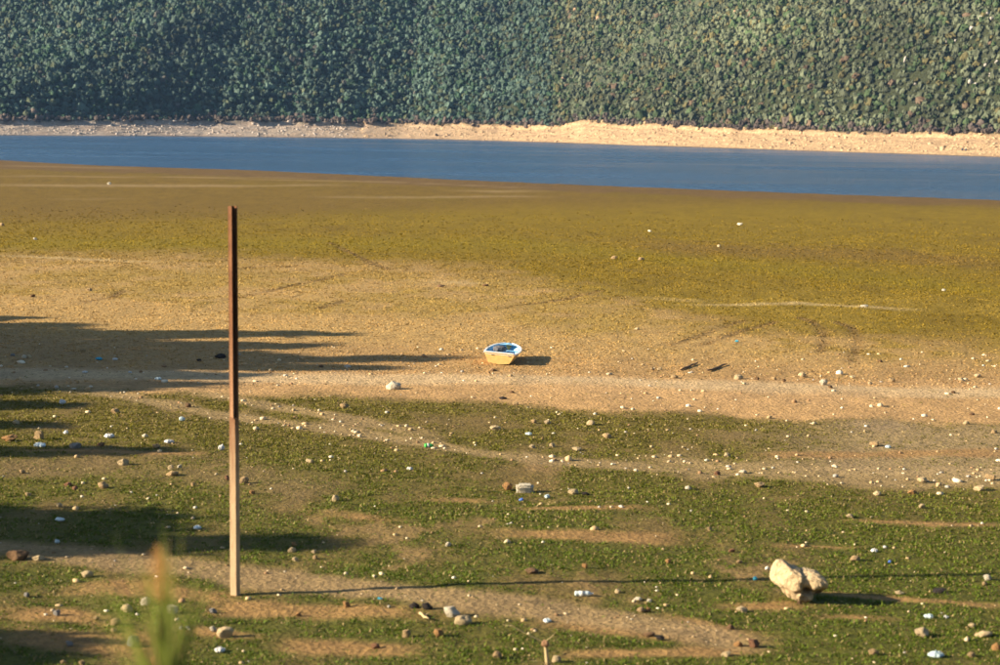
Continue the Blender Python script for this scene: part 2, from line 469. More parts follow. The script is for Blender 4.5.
def build_hill():
    xs = np.concatenate([np.linspace(-1400, -330, 40), np.arange(-325, 260, 0.9), np.linspace(265, 1400, 40)])
    ss = np.concatenate([[-25, -12, -5], np.arange(-1, 42, 0.8), np.arange(43, 260, 2.2), np.linspace(265, 700, 30)])
    X, S = np.meshgrid(xs, ss, indexing='ij')
    Z, E = hill_height(X, S)
    Y = far_shore_y(X) + S
    side = sst(-120, 10, X)[..., None]
    beach = (1 - side) * np.array((0.38, 0.31, 0.25)) + side * np.array((0.47, 0.32, 0.18))
    mud = np.array((0.075, 0.06, 0.04))  # dark waterline rim: wet mud, also painted for the hill's reflection
    w = (1 - sst(0.3, 1.8, S + 1.2 * fbm(X / 12, S / 3, 6, 3)))[..., None]
    beach = beach * (1 - w) + mud * w
    rr = sst(0.0, 0.2, fbm(X / 5, S / 4, 27, 4) + 0.12 * sst(0.5, 1.1, S / E))[..., None]
    beach = beach * (1 - 0.30 * rr) + np.array((0.30, 0.19, 0.12)) * 0.30 * rr
    soil = np.array((0.036, 0.042, 0.020)) + 0.0 * X[..., None]
    h = sst(-1.0, 2.5, S - E + 3 * fbm(X / 4, S / 4, 28, 3))[..., None]
    col = beach * (1 - h) + soil * h
    i = np.arange(X.size).reshape(X.shape)
    q = np.stack([i[:-1, :-1], i[1:, :-1], i[1:, 1:], i[:-1, 1:]], -1).reshape(-1, 4)
    me = mesh_np('far_hillside', np.stack([X, Y, Z], -1).reshape(-1, 3), q, M_HILL, col.reshape(-1, 3), True, True)
    tag(put('far_hillside', me), kind='structure')
build_hill()
def hill_point(x, s):
    z, _ = hill_height(np.asarray(x, float), np.asarray(s, float))
    return float(x), float(far_shore_y(x) + s), float(z)
def hill_spot(px, py):
    """march the sight line until it meets the far side"""
    r = rays(px, py)
    ys = np.arange(430, 1300, 1.0)
    t = ys / r[1]; x = r[0] * t; z = EYE + r[2] * t
    s = ys - far_shore_y(x)
    hz, _ = hill_height(x, s)
    k = np.argmax((z <= hz) & (s > -5))
    return float(x[k]), float(ys[k]), float(hz[k])

# ------------------------------------------------------------------ the maquis on the far hillside
def leaf_cluster(rng, n, size, squash=0.8):
    """leaf-sized quads through the volume of a lumpy crown of radius 1 standing on z=0"""
    lobes = rng.normal(0, 0.38, (6, 3)); lobes[:, 2] = np.abs(lobes[:, 2]) * 0.8 + 0.35
    lr = rng.uniform(0.42, 0.68, 6)
    k = rng.integers(0, 6, n)
    d = rng.normal(0, 1, (n, 3)); d[:, 2] += 0.25; d /= np.linalg.norm(d, axis=1)[:, None]
    c = lobes[k] + d * lr[k][:, None] * rng.uniform(0.7, 1.05, n)[:, None]
    c[:, 2] = np.clip(c[:, 2], 0.02, None) * squash
    nn = d + rng.normal(0, 0.45, (n, 3)); nn /= np.linalg.norm(nn, axis=1)[:, None]
    u = np.cross(nn, rng.normal(0, 1, (n, 3))); u /= np.linalg.norm(u, axis=1)[:, None]
    v = np.cross(nn, u)
    sz = size * rng.uniform(0.6, 1.3, n)[:, None]
    V = np.stack([c - u * sz, c - v * sz * 0.7, c + u * sz, c + v * sz * 0.7], 1)
    return V                                   # n,4,3
_rng = np.random.default_rng(5)
def blob_core(seed):
    """solid inner crown, as quads with a doubled last corner so that it shares one array with the leaves"""
    bm = bmesh.new(); bmesh.ops.create_icosphere(bm, subdivisions=2, radius=1.0)
    bmesh.ops.delete(bm, geom=[f for f in bm.faces if f.calc_center_median().z < -0.18], context='FACES')
    for v in bm.verts:
        k = v.co.copy()
        q = 0.80 + 1.0 * float(fbm(k.x * 1.6 + seed * 3, k.y * 1.6 + k.z * 1.3, seed, 3)) + random.Random(seed * 999 + v.index).uniform(-.15, .15)
        v.co = Vector((k.x * q, k.y * q, max(0.0, k.z * q * 0.9 + 0.42)))
    P = [[v.co[:] for v in f.verts] for f in bm.faces]
    bm.free()
    return np.array(P)
def shrub_shape(i):
    lv = leaf_cluster(_rng, 11, 0.28)
    c = lv.mean(axis=1, keepdims=True)
    lv = lv + c * np.array((0.28, 0.28, 0.10))
    tri = np.concatenate([blob_core(i + 1), lv[:, (0, 1, 2)], lv[:, (0, 2, 3)]])
    return tri
SHRUBS = [shrub_shape(i) for i in range(10)]
def shrub_tint(rng, x, kind):
    if kind == 'bare': base = np.array((0.090, 0.068, 0.056))
    else:
        base = np.array((0.085, 0.102, 0.060)) * rng.uniform(0.6, 1.35)
        r = rng.random()
        if r < 0.12: base = np.array((0.11, 0.10, 0.04)) * rng.uniform(0.8, 1.1)
        elif r < 0.145: base = np.array((0.12, 0.085, 0.055))
        elif r < 0.35: base = np.array((0.045, 0.075, 0.030)) * rng.uniform(0.7, 1.1)
    return base
def build_maquis():
    rng = np.random.default_rng(11)
    P = []
    for x0, x1, sp in ((-320, -60, 2.15), (-60, 30, 1.9), (30, 240, 1.65)):
        for x in np.arange(x0, x1, sp):
            for s in np.arange(25, 262, sp):
                P.append((x + rng.uniform(-.45, .45) * sp, s + rng.uniform(-.45, .45) * sp))
    P = np.array(P)
    z, e = hill_height(P[:, 0], P[:, 1])
    y = far_shore_y(P[:, 0]) + P[:, 1]
    keep = (P[:, 1] > e - 0.5) & (z < EYE + 0.064 * y + 6) & (np.abs(P[:, 0]) < 0.30 * y + 8)
    clear = fbm(P[:, 0] / 9, P[:, 1] / 7, 31, 3) > 0.30
    keep &= ~clear
    rightrock = (P[:, 0] > 130) & (fbm(P[:, 0] / 8, P[:, 1] / 8, 35, 3) > 0.32)
    keep &= ~rightrock
    P = P[keep]; z = z[keep]; e = e[keep]; y = y[keep]
    patch = fbm(P[:, 0] / 38, P[:, 1] / 38, 71, 3); patch2 = fbm(P[:, 0] / 16, P[:, 1] / 16, 72, 3)
    front = P[:, 1] - e
    edge = front < 6
    # the clearest individuals: green crowns of the front rows
    rad = rng.uniform(1.15, 2.0, len(P)) * (0.74 - 0.04 * sst(-60, 40, P[:, 0])) * np.where(edge, 0.75, 1) * (1 + 0.5 * patch2) * np.clip(rng.lognormal(-.03, .18, len(P)), .6, 1.4)
    score = np.where((front > 6) & (front < 30) & (np.abs(P[:, 0] / y) < 0.245), rad + rng.uniform(0, .15, len(P)), 0)
    big = set(np.argsort(-score)[:280].tolist())
    templ = [mesh_np('maquis_shrub', t.reshape(-1, 3), np.arange(len(t) * 3).reshape(-1, 3), M_SHRUB) for t in SHRUBS]
    V, C = [], []
    for i in range(len(P)):
        bare = (edge[i] and rng.random() < 0.85) or (front[i] < 9 and rng.random() < 0.2)
        tint = shrub_tint(rng, P[i, 0], 'bare' if bare else 'green') * (1 + 1.0 * patch[i])
        if ((P[i, 1] - 30) * 92 - (P[i, 0] - 26) * 160) < 0 and P[i, 0] > 20 and not bare: tint = tint * np.array((1.16, 1.12, 1.10))  # sunlit side of the fold: light put into the leaf colour to bring it out
        if P[i, 0] < 20 and not bare: tint = tint * np.array((0.62, 0.83, 1.06))  # left slope: haze and shade put into the leaf colour, darker and bluer
        k = rng.integers(0, 10); a = rng.uniform(0, 6.28)
        hz = rng.uniform(1.0, 1.8); wx = rng.uniform(.8, 1.3); wy = rng.uniform(.8, 1.3)
        if i in big:
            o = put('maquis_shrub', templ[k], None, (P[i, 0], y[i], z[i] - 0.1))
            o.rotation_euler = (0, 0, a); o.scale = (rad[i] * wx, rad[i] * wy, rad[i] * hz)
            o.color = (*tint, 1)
            where = ('left' if P[i, 0] < -60 else 'middle' if P[i, 0] < 45 else 'right')
            look = 'bare purplish brown' if bare else ('yellowish olive' if tint[0] > tint[1] else ('dark green' if tint[1] < 0.085 else 'grey green'))
            tag(o, look + ' bush in the front rows above the far shore, ' + where + ' third', 'bush', 'bushes along the foot of the far hillside')
            continue
        t = SHRUBS[k]
        ca, sa = math.cos(a), math.sin(a)
        X = (t[..., 0] * wx * ca - t[..., 1] * wy * sa) * rad[i] + P[i, 0]
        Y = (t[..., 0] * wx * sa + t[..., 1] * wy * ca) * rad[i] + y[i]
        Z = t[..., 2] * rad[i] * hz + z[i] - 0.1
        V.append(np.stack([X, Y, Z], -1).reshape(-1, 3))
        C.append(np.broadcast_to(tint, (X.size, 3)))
    V = np.concatenate(V); C = np.concatenate(C)
    me = mesh_np('hillside_maquis', V, np.arange(len(V)).reshape(-1, 3), M_LEAF, C)
    o = put('hillside_maquis', me)
    tag(o, 'dense evergreen maquis covering the far hillside above the water', 'woodland', kind='stuff')
    print('shrubs', len(P), 'tris', len(V) // 3)
def m_shrub():
    t = NT('bush_leaves')
    oi = t.node('ShaderNodeObjectInfo')
    return t.fin(oi.outputs['Color'], 0.75, 0.2)
M_SHRUB = m_shrub()
build_maquis()

# ------------------------------------------------------------------ stones
def rock_mesh(seed, sub=3, cuts=9, rough=0.10):
    rr = random.Random(seed)
    bm = bmesh.new(); bmesh.ops.create_icosphere(bm, subdivisions=sub, radius=1.0)
    pl = []
    for _ in range(cuts):
        n = Vector((rr.gauss(0, 1), rr.gauss(0, 1), rr.gauss(0, 1))).normalized()
        pl.append((n, rr.uniform(0.55, 0.88)))
    pl.append((Vector((0, 0, 1)), rr.uniform(0.6, 0.9)))
    for v in bm.verts:
        for n, d in pl:
            q = v.co.dot(n)
            if q > d: v.co -= n * (q - d) * 0.92
        k = v.co.normalized()
        v.co += k * float(fbm(k.x * 2.2 + seed, k.y * 2.2 + k.z * 1.7, seed, 3)) * rough * 3
    me = bpy.data.meshes.new('stone'); bm.to_mesh(me); bm.free()
    me.materials.append(M_STONE)
    return me
ROCKS = [rock_mesh(100 + i) for i in range(14)]
def block_mesh():
    bm = bmesh.new(); bmesh.ops.create_cube(bm, size=1.7)
    bmesh.ops.bevel(bm, geom=list(bm.edges), offset=0.28, segments=2, affect='EDGES')
    bmesh.ops.subdivide_edges(bm, edges=list(bm.edges), cuts=1, use_grid_fill=True)
    for v in bm.verts: v.co *= 1 + 0.35 * float(fbm(v.co.x * 1.3 + 4, v.co.y * 1.3 + v.co.z * 1.9, 6, 3))
    me = bpy.data.meshes.new('stone'); bm.to_mesh(me); bm.free(); me.materials.append(M_STONE)
    return me
ROCKS.append(block_mesh())
STONE_COL = {'cream': (0.70, 0.53, 0.30), 'white': (0.80, 0.70, 0.52), 'tan': (0.50, 0.34, 0.17), 'brown': (0.24, 0.14, 0.07),
             'grey': (0.36, 0.34, 0.31), 'dark': (0.045, 0.035, 0.03), 'orange': (0.48, 0.26, 0.10), 'red': (0.30, 0.15, 0.08)}
def stone(px, py, w, h, colr, label, group=None, name='stone', cat='stone', deep=None, seed=None):
    """a stone that shows w x h pixels at a spot of the photograph; (px, py) is its foot"""
    x, y, z = spot(px, py)
    k = ppm(y)
    a = w / k / 2; b = h / k / 2
    rr = random.Random(int(px * 7 + py * 13))
    o = put(name, ROCKS[(seed if seed is not None else rr.randrange(14)) % 15])
    dep = a * rr.uniform(0.75, 1.0) if deep is None else deep
    o.location = (x, y, z + b * 0.72)
    o.scale = (a * 1.12, dep, b * 1.25)
    o.rotation_euler = (rr.uniform(-.15, .15), rr.uniform(-.2, .2), rr.uniform(-.35, .35))
    c = STONE_COL[colr]; f = rr.uniform(0.88, 1.1)
    o.color = (c[0] * f, c[1] * f, c[2] * f, 1)
    return tag(o, label, cat, group)

def boulder():
    x, y, z = spot(799, 600)
    k = ppm(y)
    out = [(-27, 3), (-26, -10), (-22, -19), (-17, -20), (-9, -15), (1, -11.5), (8, -12.5), (15, -12), (22, -8), (27, -1), (25, 6), (20, 11), (14, 14),
           (9, 19), (3, 21), (-6, 19.5), (-12, 16), (-19, 9)]
    ang = np.array([math.atan2(-b, a) for a, b in out]); rad = np.array([math.hypot(a, b) for a, b in out]) / k
    o_ = np.argsort(ang); ang = ang[o_]; rad = rad[o_]
    bm = bmesh.new(); bmesh.ops.create_icosphere(bm, subdivisions=6, radius=1.0)
    for v in bm.verts:
        c = v.co.copy()
        th = math.atan2(c.z, c.x)
        rr = float(np.interp(th, ang, rad, period=2 * math.pi))
        q = math.hypot(c.x, c.z)
        f = q ** 0.55
        ux, uz = (c.x / q, c.z / q) if q > 1e-6 else (1, 0)
        X = ux * rr * f; Z = uz * rr * f; Y = c.y * 0.36
        if c.y < 0: Y = c.y * (0.30 + 0.10 * sst(-0.2, 0.2, -ux))
        n = c
        dsp = float(fbm(n.x * 2 + 3, n.y * 2 + n.z * 2.3, 3, 4)) * 0.09 + float(fbm(n.x * 7, n.y * 6 + n.z * 7, 5, 3)) * 0.04
        X += n.x * dsp; Y += n.y * dsp * 1.3; Z += n.z * dsp * 0.8
        Z *= 0.96 if Z > 0 else 1.0
        Y -= 0.5 * X
        if c.y < 0.1:                                     # hollows low on the right of the near face
            for hx, hz, hr, hd in ((0.11, -0.13, 0.085, 0.36), (-0.05, -0.15, 0.05, 0.10), (0.30, -0.17, 0.13, 0.26), (0.02, -0.24, 0.05, 0.07)):
                g = math.exp(-(((X - hx) / hr) ** 2 + ((Z - hz) / (hr * 0.75)) ** 2))
                Y += hd * g
            g = math.exp(-(((X - 0.21) / 0.085) ** 2 + ((Z + 0.09) / 0.08) ** 2))
            Y -= 0.10 * g
        v.co = (X, Y, Z)
    me = bpy.data.meshes.new('boulder'); bm.to_mesh(me); bm.free()
    for p in me.polygons: p.use_smooth = True
    me.materials.append(M_STONE)
    o = put('boulder', me, None, (x, y, z + 20.5 / k))
    o.color = (0.54, 0.40, 0.23, 1)
    tag(o, 'large cream boulder with a high left shoulder and hollowed foot on the near grass', 'boulder')
boulder()

S = stone
# --- near ground, bottom of the picture
S(18, 559, 24, 12, 'brown', 'brown pointed rock with a lit left face at the left edge of the gravel path', name='rock', cat='rock', seed=3)
S(38, 560, 12, 6, 'cream', 'small cream stone touching the shadow of the brown pointed rock')
S(87, 577, 12, 8, 'cream', 'flat cream stone alone in grass below the gravel path, left of the reed plume')
S(146, 605, 10.5, 10, 'white', 'round white stone at the left side of the reed stem, upper of the pair')
S(127, 612, 12, 10, 'cream', 'cream stone left of the reed stem, lower left one of the pair')
S(172, 613, 13, 10, 'white', 'white egg shaped stone just right of the reed stem')
S(115, 625, 10, 8, 'tan', 'tan oval stone below the pair of pale stones beside the reed')
S(134, 646, 13, 12, 'grey', 'grey stone seen through the reed leaves')
S(155, 665, 9, 12, 'orange', 'orange brown stone at the bottom edge below the reed')
S(226, 637, 17, 12, 'cream', 'cream stone with a tapering left end on bare soil below the foot of the pole')
S(213, 631, 7, 6, 'white', 'little white stone touching the left end of the cream stone below the pole')
S(69, 646, 8, 6, 'grey', 'small bluish grey stone on bare soil in the bottom left corner')
S(27, 597, 6, 6, 'grey', 'small grey stone in the green patch near the left edge')
S(57, 615, 8, 7, 'grey', 'dull grey stone under the green patch near the left edge')
S(96, 620, 6, 5, 'tan', 'faint tan pebble left of the tan oval stone beside the reed')
S(114, 632, 7, 5, 'tan', 'pinkish tan pebble below the tan oval stone beside the reed')
S(213, 613, 8, 6, 'grey', 'small grey stone between the reed and the foot of the pole')
S(63, 664, 6, 5, 'tan', 'tan pebble on the bottom edge left of the reed')
S(82, 665, 7, 6, 'tan', 'brownish pebble on the bottom edge between two dark shadows')
S(181, 629, 5, 4, 'grey', 'left one of two tiny pale pebbles right of the reed')
S(188, 629, 5, 4, 'grey', 'right one of two tiny pale pebbles right of the reed')
S(294, 546, 6, 5, 'orange', 'orange pebble, topmost of the small cluster right of the pole')
S(292, 552, 8, 6, 'cream', 'cream pebble under the orange one in the cluster right of the pole')
S(295, 561, 6, 5, 'cream', 'cream pebble, lowest of the cluster right of the pole')
S(314, 553, 6, 4, 'cream', 'flat pale pebble right of the cluster beside the pole')
S(315, 559, 5, 5, 'tan', 'tan pebble under the flat pale one right of the pole')
S(298, 616, 6, 5, 'orange', 'small orange stone on bare soil right of the foot of the pole')
S(346, 607, 8, 7, 'orange', 'orange stone at the left end of the dark stones on the gravel path')
S(375, 648, 9, 6, 'red', 'reddish stone low in the grass near the bottom edge')
S(406, 637, 9, 9, 'tan', 'tan round stone casting a dark shadow, left of its brown neighbour')
S(438, 636, 10, 9, 'orange', 'orange brown stone right of the tan round one in the near grass')
S(497, 658, 9, 8, 'tan', 'rounded tan stone in grass near the bottom edge, left of the dry stalk')
S(556, 662, 9, 8, 'cream', 'cream stone right beside the broken dry stalk')
S(451, 616, 17, 12, 'white', 'chunky white stone at the edge of the gravel path beside the dark lumps')
S(464, 624, 19, 10, 'cream', 'broad cream stone leaning on the white one at the edge of the gravel path')
S(414, 608, 10, 7, 'dark', 'black lump, left one of the two on the gravel path', name='burnt_lump', cat='burnt lump')
S(427, 609, 11, 8, 'dark', 'black lump, right one of the two on the gravel path', name='burnt_lump', cat='burnt lump')
S(641, 612, 9, 6, 'tan', 'tan stone at the right end of the gravel path, left of the boulder', seed=1)
S(648, 612, 6, 6, 'orange', 'orange pebble touching the tan stone at the right end of the gravel path')
S(638, 600, 9, 4, 'white', 'flat whitish stone above the tan one at the right end of the gravel path')
S(649, 602, 6, 4, 'white', 'small white pebble right of the flat whitish stone')
S(618, 593, 6, 5, 'cream', 'cream pebble just right of the pale plastic bottle')
S(585, 568, 6, 6, 'orange', 'small orange stone in grass above the plastic bottle')
S(531, 573, 14, 6, 'brown', 'brown clod with a dark hollow in the middle of the near grass', name='soil_clod', cat='clod')
S(448, 546, 6, 5, 'white', 'small white stone alone in grass above the gravel path')
S(649, 636, 12, 5, 'brown', 'rusty brown clod at the lower right of the gravel path', name='soil_clod', cat='clod')
S(660, 640, 9, 5, 'dark', 'dark clod right of the rusty brown one', name='soil_clod', cat='clod')
S(742, 612, 12, 6, 'cream', 'flat cream stone left of the boulder on the rim of bare soil')
S(730, 629, 8, 6, 'brown', 'dark brown lump below the flat cream stone left of the boulder', name='soil_clod', cat='clod')
S(753, 647, 13, 10, 'red', 'rough reddish clod, the biggest one below the boulder', name='soil_clod', cat='clod')
S(738, 646, 9, 6, 'orange', 'orange clod to the left of the biggest reddish one', name='soil_clod', cat='clod')
S(726, 656, 11, 6, 'cream', 'cream oval stone near the bottom edge below the reddish clods')
S(873, 655, 11, 8, 'tan', 'tan stone near the bottom edge, right of the boulder')
S(921, 636, 16, 9, 'cream', 'cream stone with a raised middle in the lower right grass')
S(983, 636, 17, 6, 'cream', 'long flat cream stone at the lower right edge')
S(972, 627, 8, 5, 'cream', 'small cream stone above the long flat one at the right edge')
S(971, 657, 8, 6, 'tan', 'tan pebble in the bottom right corner')
S(996, 650, 9, 9, 'orange', 'orange stone cut by the right edge near the bottom')
S(987, 580, 8, 7, 'white', 'white stone near the right edge, level with the boulder')
S(985, 585, 6, 4, 'tan', 'tan pebble under the white stone near the right edge')
S(938, 592, 14, 4, 'dark', 'flat black stone right of the boulder and its shadow')
S(899, 594, 10, 4, 'cream', 'thin flat cream stone where the soil strip meets the shadow of the boulder')
S(855, 561, 10, 6, 'tan', 'tan stone above right of the boulder')
S(739, 563, 6, 4, 'tan', 'tan pebble above left of the boulder')
S(732, 552, 7, 4, 'red', 'reddish pebble on grass above the tan one')
S(668, 563, 6, 5, 'orange', 'orange pebble in open grass left of the boulder')
S(799, 604, 5, 4, 'brown', 'tiny brown clod under the foot of the boulder', name='soil_clod', cat='clod')
# --- middle meadow
S(507, 490, 10, 10, 'orange', 'upright orange brown stone standing beside the white block')
S(525, 492, 18, 9, 'white', 'squared white block lying in the middle of the meadow', seed=14)
S(573, 494, 11, 6, 'cream', 'cream stone with a black shadow, right of the white block')
S(585, 495, 8, 4, 'dark', 'low dark slab added as the shadow of the cream stone right of the white block')  # dark slab added where the cream stone only casts shade
S(496, 430, 11, 5, 'cream', 'flat oval cream stone at the top of the meadow below the dirt track')
S(534, 423, 6, 5, 'tan', 'small tan stone, left one of three under the dirt track')
S(547, 424, 7, 5, 'cream', 'cream stone, middle one of three under the dirt track')
S(591, 425, 8, 6, 'cream', 'cream stone, right one of three under the dirt track')
S(607, 438, 10, 6, 'tan', 'tan oval stone below right of the three small ones')
S(532, 448, 6, 4, 'cream', 'pale pebble on the stony strip, left of a pair')
S(552, 447, 6, 5, 'cream', 'pale pebble on the stony strip, right of a pair')
S(577, 450, 10, 4, 'cream', 'low cream stones fused in one lump on the stony strip')
S(336, 501, 8, 7, 'cream', 'cream stone with a small dark shadow, halfway between pole and white block')
S(310, 463, 8, 5, 'cream', 'cream stone alone in grass upper right of the pole foot')
S(244, 483, 10, 8, 'tan', 'tan brown stone immediately right of the pale part of the pole')
S(227, 480, 5, 6, 'red', 'reddish pebble immediately left of the pale part of the pole')
S(252, 494, 6, 5, 'orange', 'bright orange pebble below the tan stone beside the pole')
S(193, 486, 5, 5, 'tan', 'tan pebble in grass left of the pole')
S(156, 448, 8, 5, 'tan', 'brownish stone lying in the thin tree shadow')
S(123, 465, 11, 8, 'cream', 'rounded cream stone just under the thin tree shadow')
S(103, 488, 11, 8, 'tan', 'tan wedge shaped stone on the brown soil at the left')
S(68, 486, 8, 5, 'red', 'reddish flat stone on the brown soil at the left, upper of two')
S(75, 490, 6, 5, 'red', 'reddish pebble on the brown soil at the left, lower of two')
S(59, 507, 6, 5, 'cream', 'pale pebble just above the broad dark tree shadow')
S(28, 496, 7, 4, 'tan', 'dull tan pebble on the brown soil by the left edge')
S(22, 473, 6, 4, 'tan', 'tan pebble above the brown soil by the left edge')
S(9, 441, 16, 7, 'orange', 'broad orange brown stone at the left edge above the thin tree shadow')
S(39, 439, 9, 9, 'tan', 'squared tan stone standing upright near the left edge', seed=14)
S(75, 448, 13, 7, 'grey', 'grey stone lying in the thin tree shadow near the left edge')
S(101, 446, 8, 5, 'brown', 'brown stone at the upper rim of the thin tree shadow')
S(172, 475, 12, 5, 'tan', 'tan base stone of the little heap in the left meadow', name='stone')
S(171, 470, 6, 6, 'cream', 'cream stone on top of the little heap in the left meadow')
S(180, 468, 5, 4, 'white', 'white pebble at the right of the little heap in the left meadow')
S(16, 424, 7, 5, 'cream', 'cream pebble at the left edge below the pale strip')
S(145, 437, 6, 4, 'white', 'white pebble at the upper side of the left meadow')
S(115, 413, 8, 6, 'tan', 'tan stone on the pale strip at the left, above the litter')
S(344, 408, 9, 6, 'tan', 'tan stone at the upper meadow rim, left of the white boulder by the track')
S(188, 407, 6, 5, 'brown', 'brown stone on the pale strip left of the pole')
S(709, 531, 6, 5, 'tan', 'tan pebble in the open right meadow')
S(850, 518, 8, 5, 'cream', 'cream stone high in the right meadow')
S(922, 508, 6, 5, 'cream', 'cream pebble in the right meadow just below the stony strip')
S(688, 489, 6, 4, 'white', 'white pebble on the upper rim of the right meadow, left one')
S(717, 475, 6, 5, 'red', 'reddish stone on the stony strip right of the middle')
S(743, 473, 8, 4, 'white', 'flat white stone on the stony strip right of the reddish one')
S(759, 487, 11, 6, 'tan', 'tan rough stone at the lower rim of the stony strip')
S(727, 457, 6, 5, 'cream', 'cream pebble above the stony strip in the pale grass')
S(875, 446, 10, 6, 'tan', 'tan stone on the pale ground at the right, beside the white litter')
S(877, 495, 8, 5, 'cream', 'cream stone under the right part of the stony strip')
S(922, 482, 10, 6, 'cream', 'cream stone in the right part of the stony strip')
S(912, 494, 9, 5, 'orange', 'orange brown stone under the right part of the stony strip')
S(991, 480, 11, 8, 'tan', 'tan block at the right end of the stony strip')
S(979, 490, 12, 6, 'cream', 'flat cream stone below the tan block at the right end of the stony strip')
S(966, 424, 6, 4, 'cream', 'cream pebble near the right edge below the dirt track')
S(994, 433, 6, 4, 'tan', 'tan pebble at the right edge below the dirt track')
# --- around the track
S(393, 389, 15, 9, 'white', 'whitish boulder with a raised right end beside the dirt track', name='boulder', cat='boulder', seed=7)
S(493, 371, 7, 3, 'brown', 'brown clod between the boat and the dirt track', name='soil_clod', cat='clod')
S(503, 399, 8, 3, 'dark', 'flat dark stone under the dirt track below the boat')
S(512, 393, 5, 3, 'brown', 'little brown stone on the dirt track below the boat')
S(516, 405, 6, 4, 'tan', 'tan pebble under the dirt track, right of the flat dark stone')
S(738, 379, 9, 5, 'cream', 'cream stone, leftmost big one of the row along the track right of the boat')
S(757, 380, 5, 4, 'brown', 'brown stone with a cream neighbour in the row along the far rim of the track')
S(774, 380, 6, 4, 'tan', 'tan stone in the middle of the row along the far rim of the track')
S(784, 382, 4, 4, 'brown', 'small brown stone in the row along the far rim of the track')
S(802, 377, 8, 6, 'cream', 'cream square stone set back behind the row at the track')
S(823, 385, 8, 7, 'white', 'white stone with a dark foot, brightest of the row along the track')
S(830, 388, 5, 3, 'brown', 'flat brown pebble right under the brightest stone of the row')
S(852, 378, 6, 3, 'cream', 'flat cream pebble right of the brightest stone of the row')
S(870, 385, 5, 4, 'cream', 'cream pebble at the far rim of the track, left of a tan one')
S(892, 382, 7, 5, 'tan', 'tan stone near the right end of the row along the track')
S(961, 381, 8, 4, 'cream', 'cream stone at the right end of the row along the track')
S(977, 377, 7, 4, 'cream', 'cream stone set back at the right end of the row along the track')
S(674, 378, 7, 4, 'tan', 'tan stone at the left end of the row, under the drag marks')
S(660, 370, 5, 3, 'cream', 'cream pebble, right one of two left of the drag marks')
S(652, 370, 5, 3, 'tan', 'tan pebble, left one of two left of the drag marks')
S(953, 393, 5, 3, 'brown', 'brown stone lying on the track at the right')
S(972, 415, 6, 3, 'brown', 'dark brown stone below the track at the right edge')
S(880, 362, 5, 3, 'brown', 'brown pebble alone behind the row at the right')
S(637, 330, 5, 3, 'cream', 'cream pebble alone on the sand beyond the boat, right of it')
S(321, 367, 5, 3, 'brown', 'brown pebble between the tree shadows right of the pole')
S(83, 352, 6, 4, 'tan', 'sunlit tan stone between the tree shadows near the left edge')
S(88, 391, 6, 5, 'cream', 'cream stone at the near rim of the tree shadows')
S(220, 358, 11, 5, 'dark', 'dark lump in the tree shadows just left of the pole', name='soil_clod', cat='clod')
S(199, 361, 5, 3, 'dark', 'small dark clod in the tree shadows left of the dark lump', name='soil_clod', cat='clod')
S(24, 358, 5, 4, 'white', 'white stone in the tree shadows at the left edge, left of a pair')
S(29, 358, 5, 4, 'cream', 'cream stone in the tree shadows at the left edge, right of a pair')
S(13, 356, 5, 3, 'grey', 'grey stone in the tree shadows closest to the left edge')
# --- far mud
S(89, 291, 6, 4, 'tan', 'tan stone alone on the sand beyond the tree shadows')
S(33, 297, 5, 3, 'brown', 'brown stone on the sand near the left edge')
S(2, 226, 5, 4, 'tan', 'tan stone at the left edge on the far mud')
S(35, 240, 4, 3, 'white', 'white pebble on the olive mud near the left edge')
S(441, 287, 8, 3, 'brown', 'brown flat clod, left of two behind the boat', name='soil_clod', cat='clod')
S(486, 286, 6, 2.5, 'brown', 'brown flat clod, right of two behind the boat', name='soil_clod', cat='clod')
S(614, 259, 6, 4, 'tan', 'tan stone on the olive mud, left of two')
S(641, 260, 6, 3.5, 'tan', 'tan stone on the olive mud, right of two')
S(864, 307, 9, 3, 'white', 'long white stone on the moss at the right')
S(740, 225, 6, 3, 'white', 'white stone on the far mud right of the middle')
S(650, 232, 4, 2.5, 'white', 'white pebble on the far mud near the middle')
S(719, 247, 4, 3, 'cream', 'cream pebble on the olive mud below the white one')
S(944, 291, 4, 2.5, 'white', 'white pebble on the moss near the right edge')
S(109, 184.5, 4, 3, 'white', 'white speck of stone on the pale streak near the far waterline at the left')

# ------------------------------------------------------------------ driftwood, litter
M_WOOD = m_plain('weathered_wood', (0.15, 0.09, 0.05), 0.9, 0.4, 30, 0.5, 0.01)
M_STRAW = m_plain('dry_stalk', (0.42, 0.31, 0.16), 0.8, 0.25, 30, 0.3, 0.004)
def m_plastic(name, col, rough=0.4, trans=0.0):
    return m_plain(name, col, rough, 0.12, 25, 0.25, 0.004, 0.5)
M_WHITEP = m_plastic('white_plastic_film', (0.50, 0.49, 0.46), 0.45)
M_CYANP = m_plastic('pale_cyan_plastic_film', (0.38, 0.47, 0.48), 0.45)
M_BLUEP = m_plastic('blue_plastic', (0.05, 0.16, 0.55), 0.4)
M_TEALP = m_plastic('teal_plastic', (0.02, 0.30, 0.42), 0.4)
M_GREENP = m_plastic('green_plastic', (0.03, 0.45, 0.06), 0.35)
M_CLEARP = m_plastic('milky_plastic', (0.55, 0.62, 0.62), 0.25)
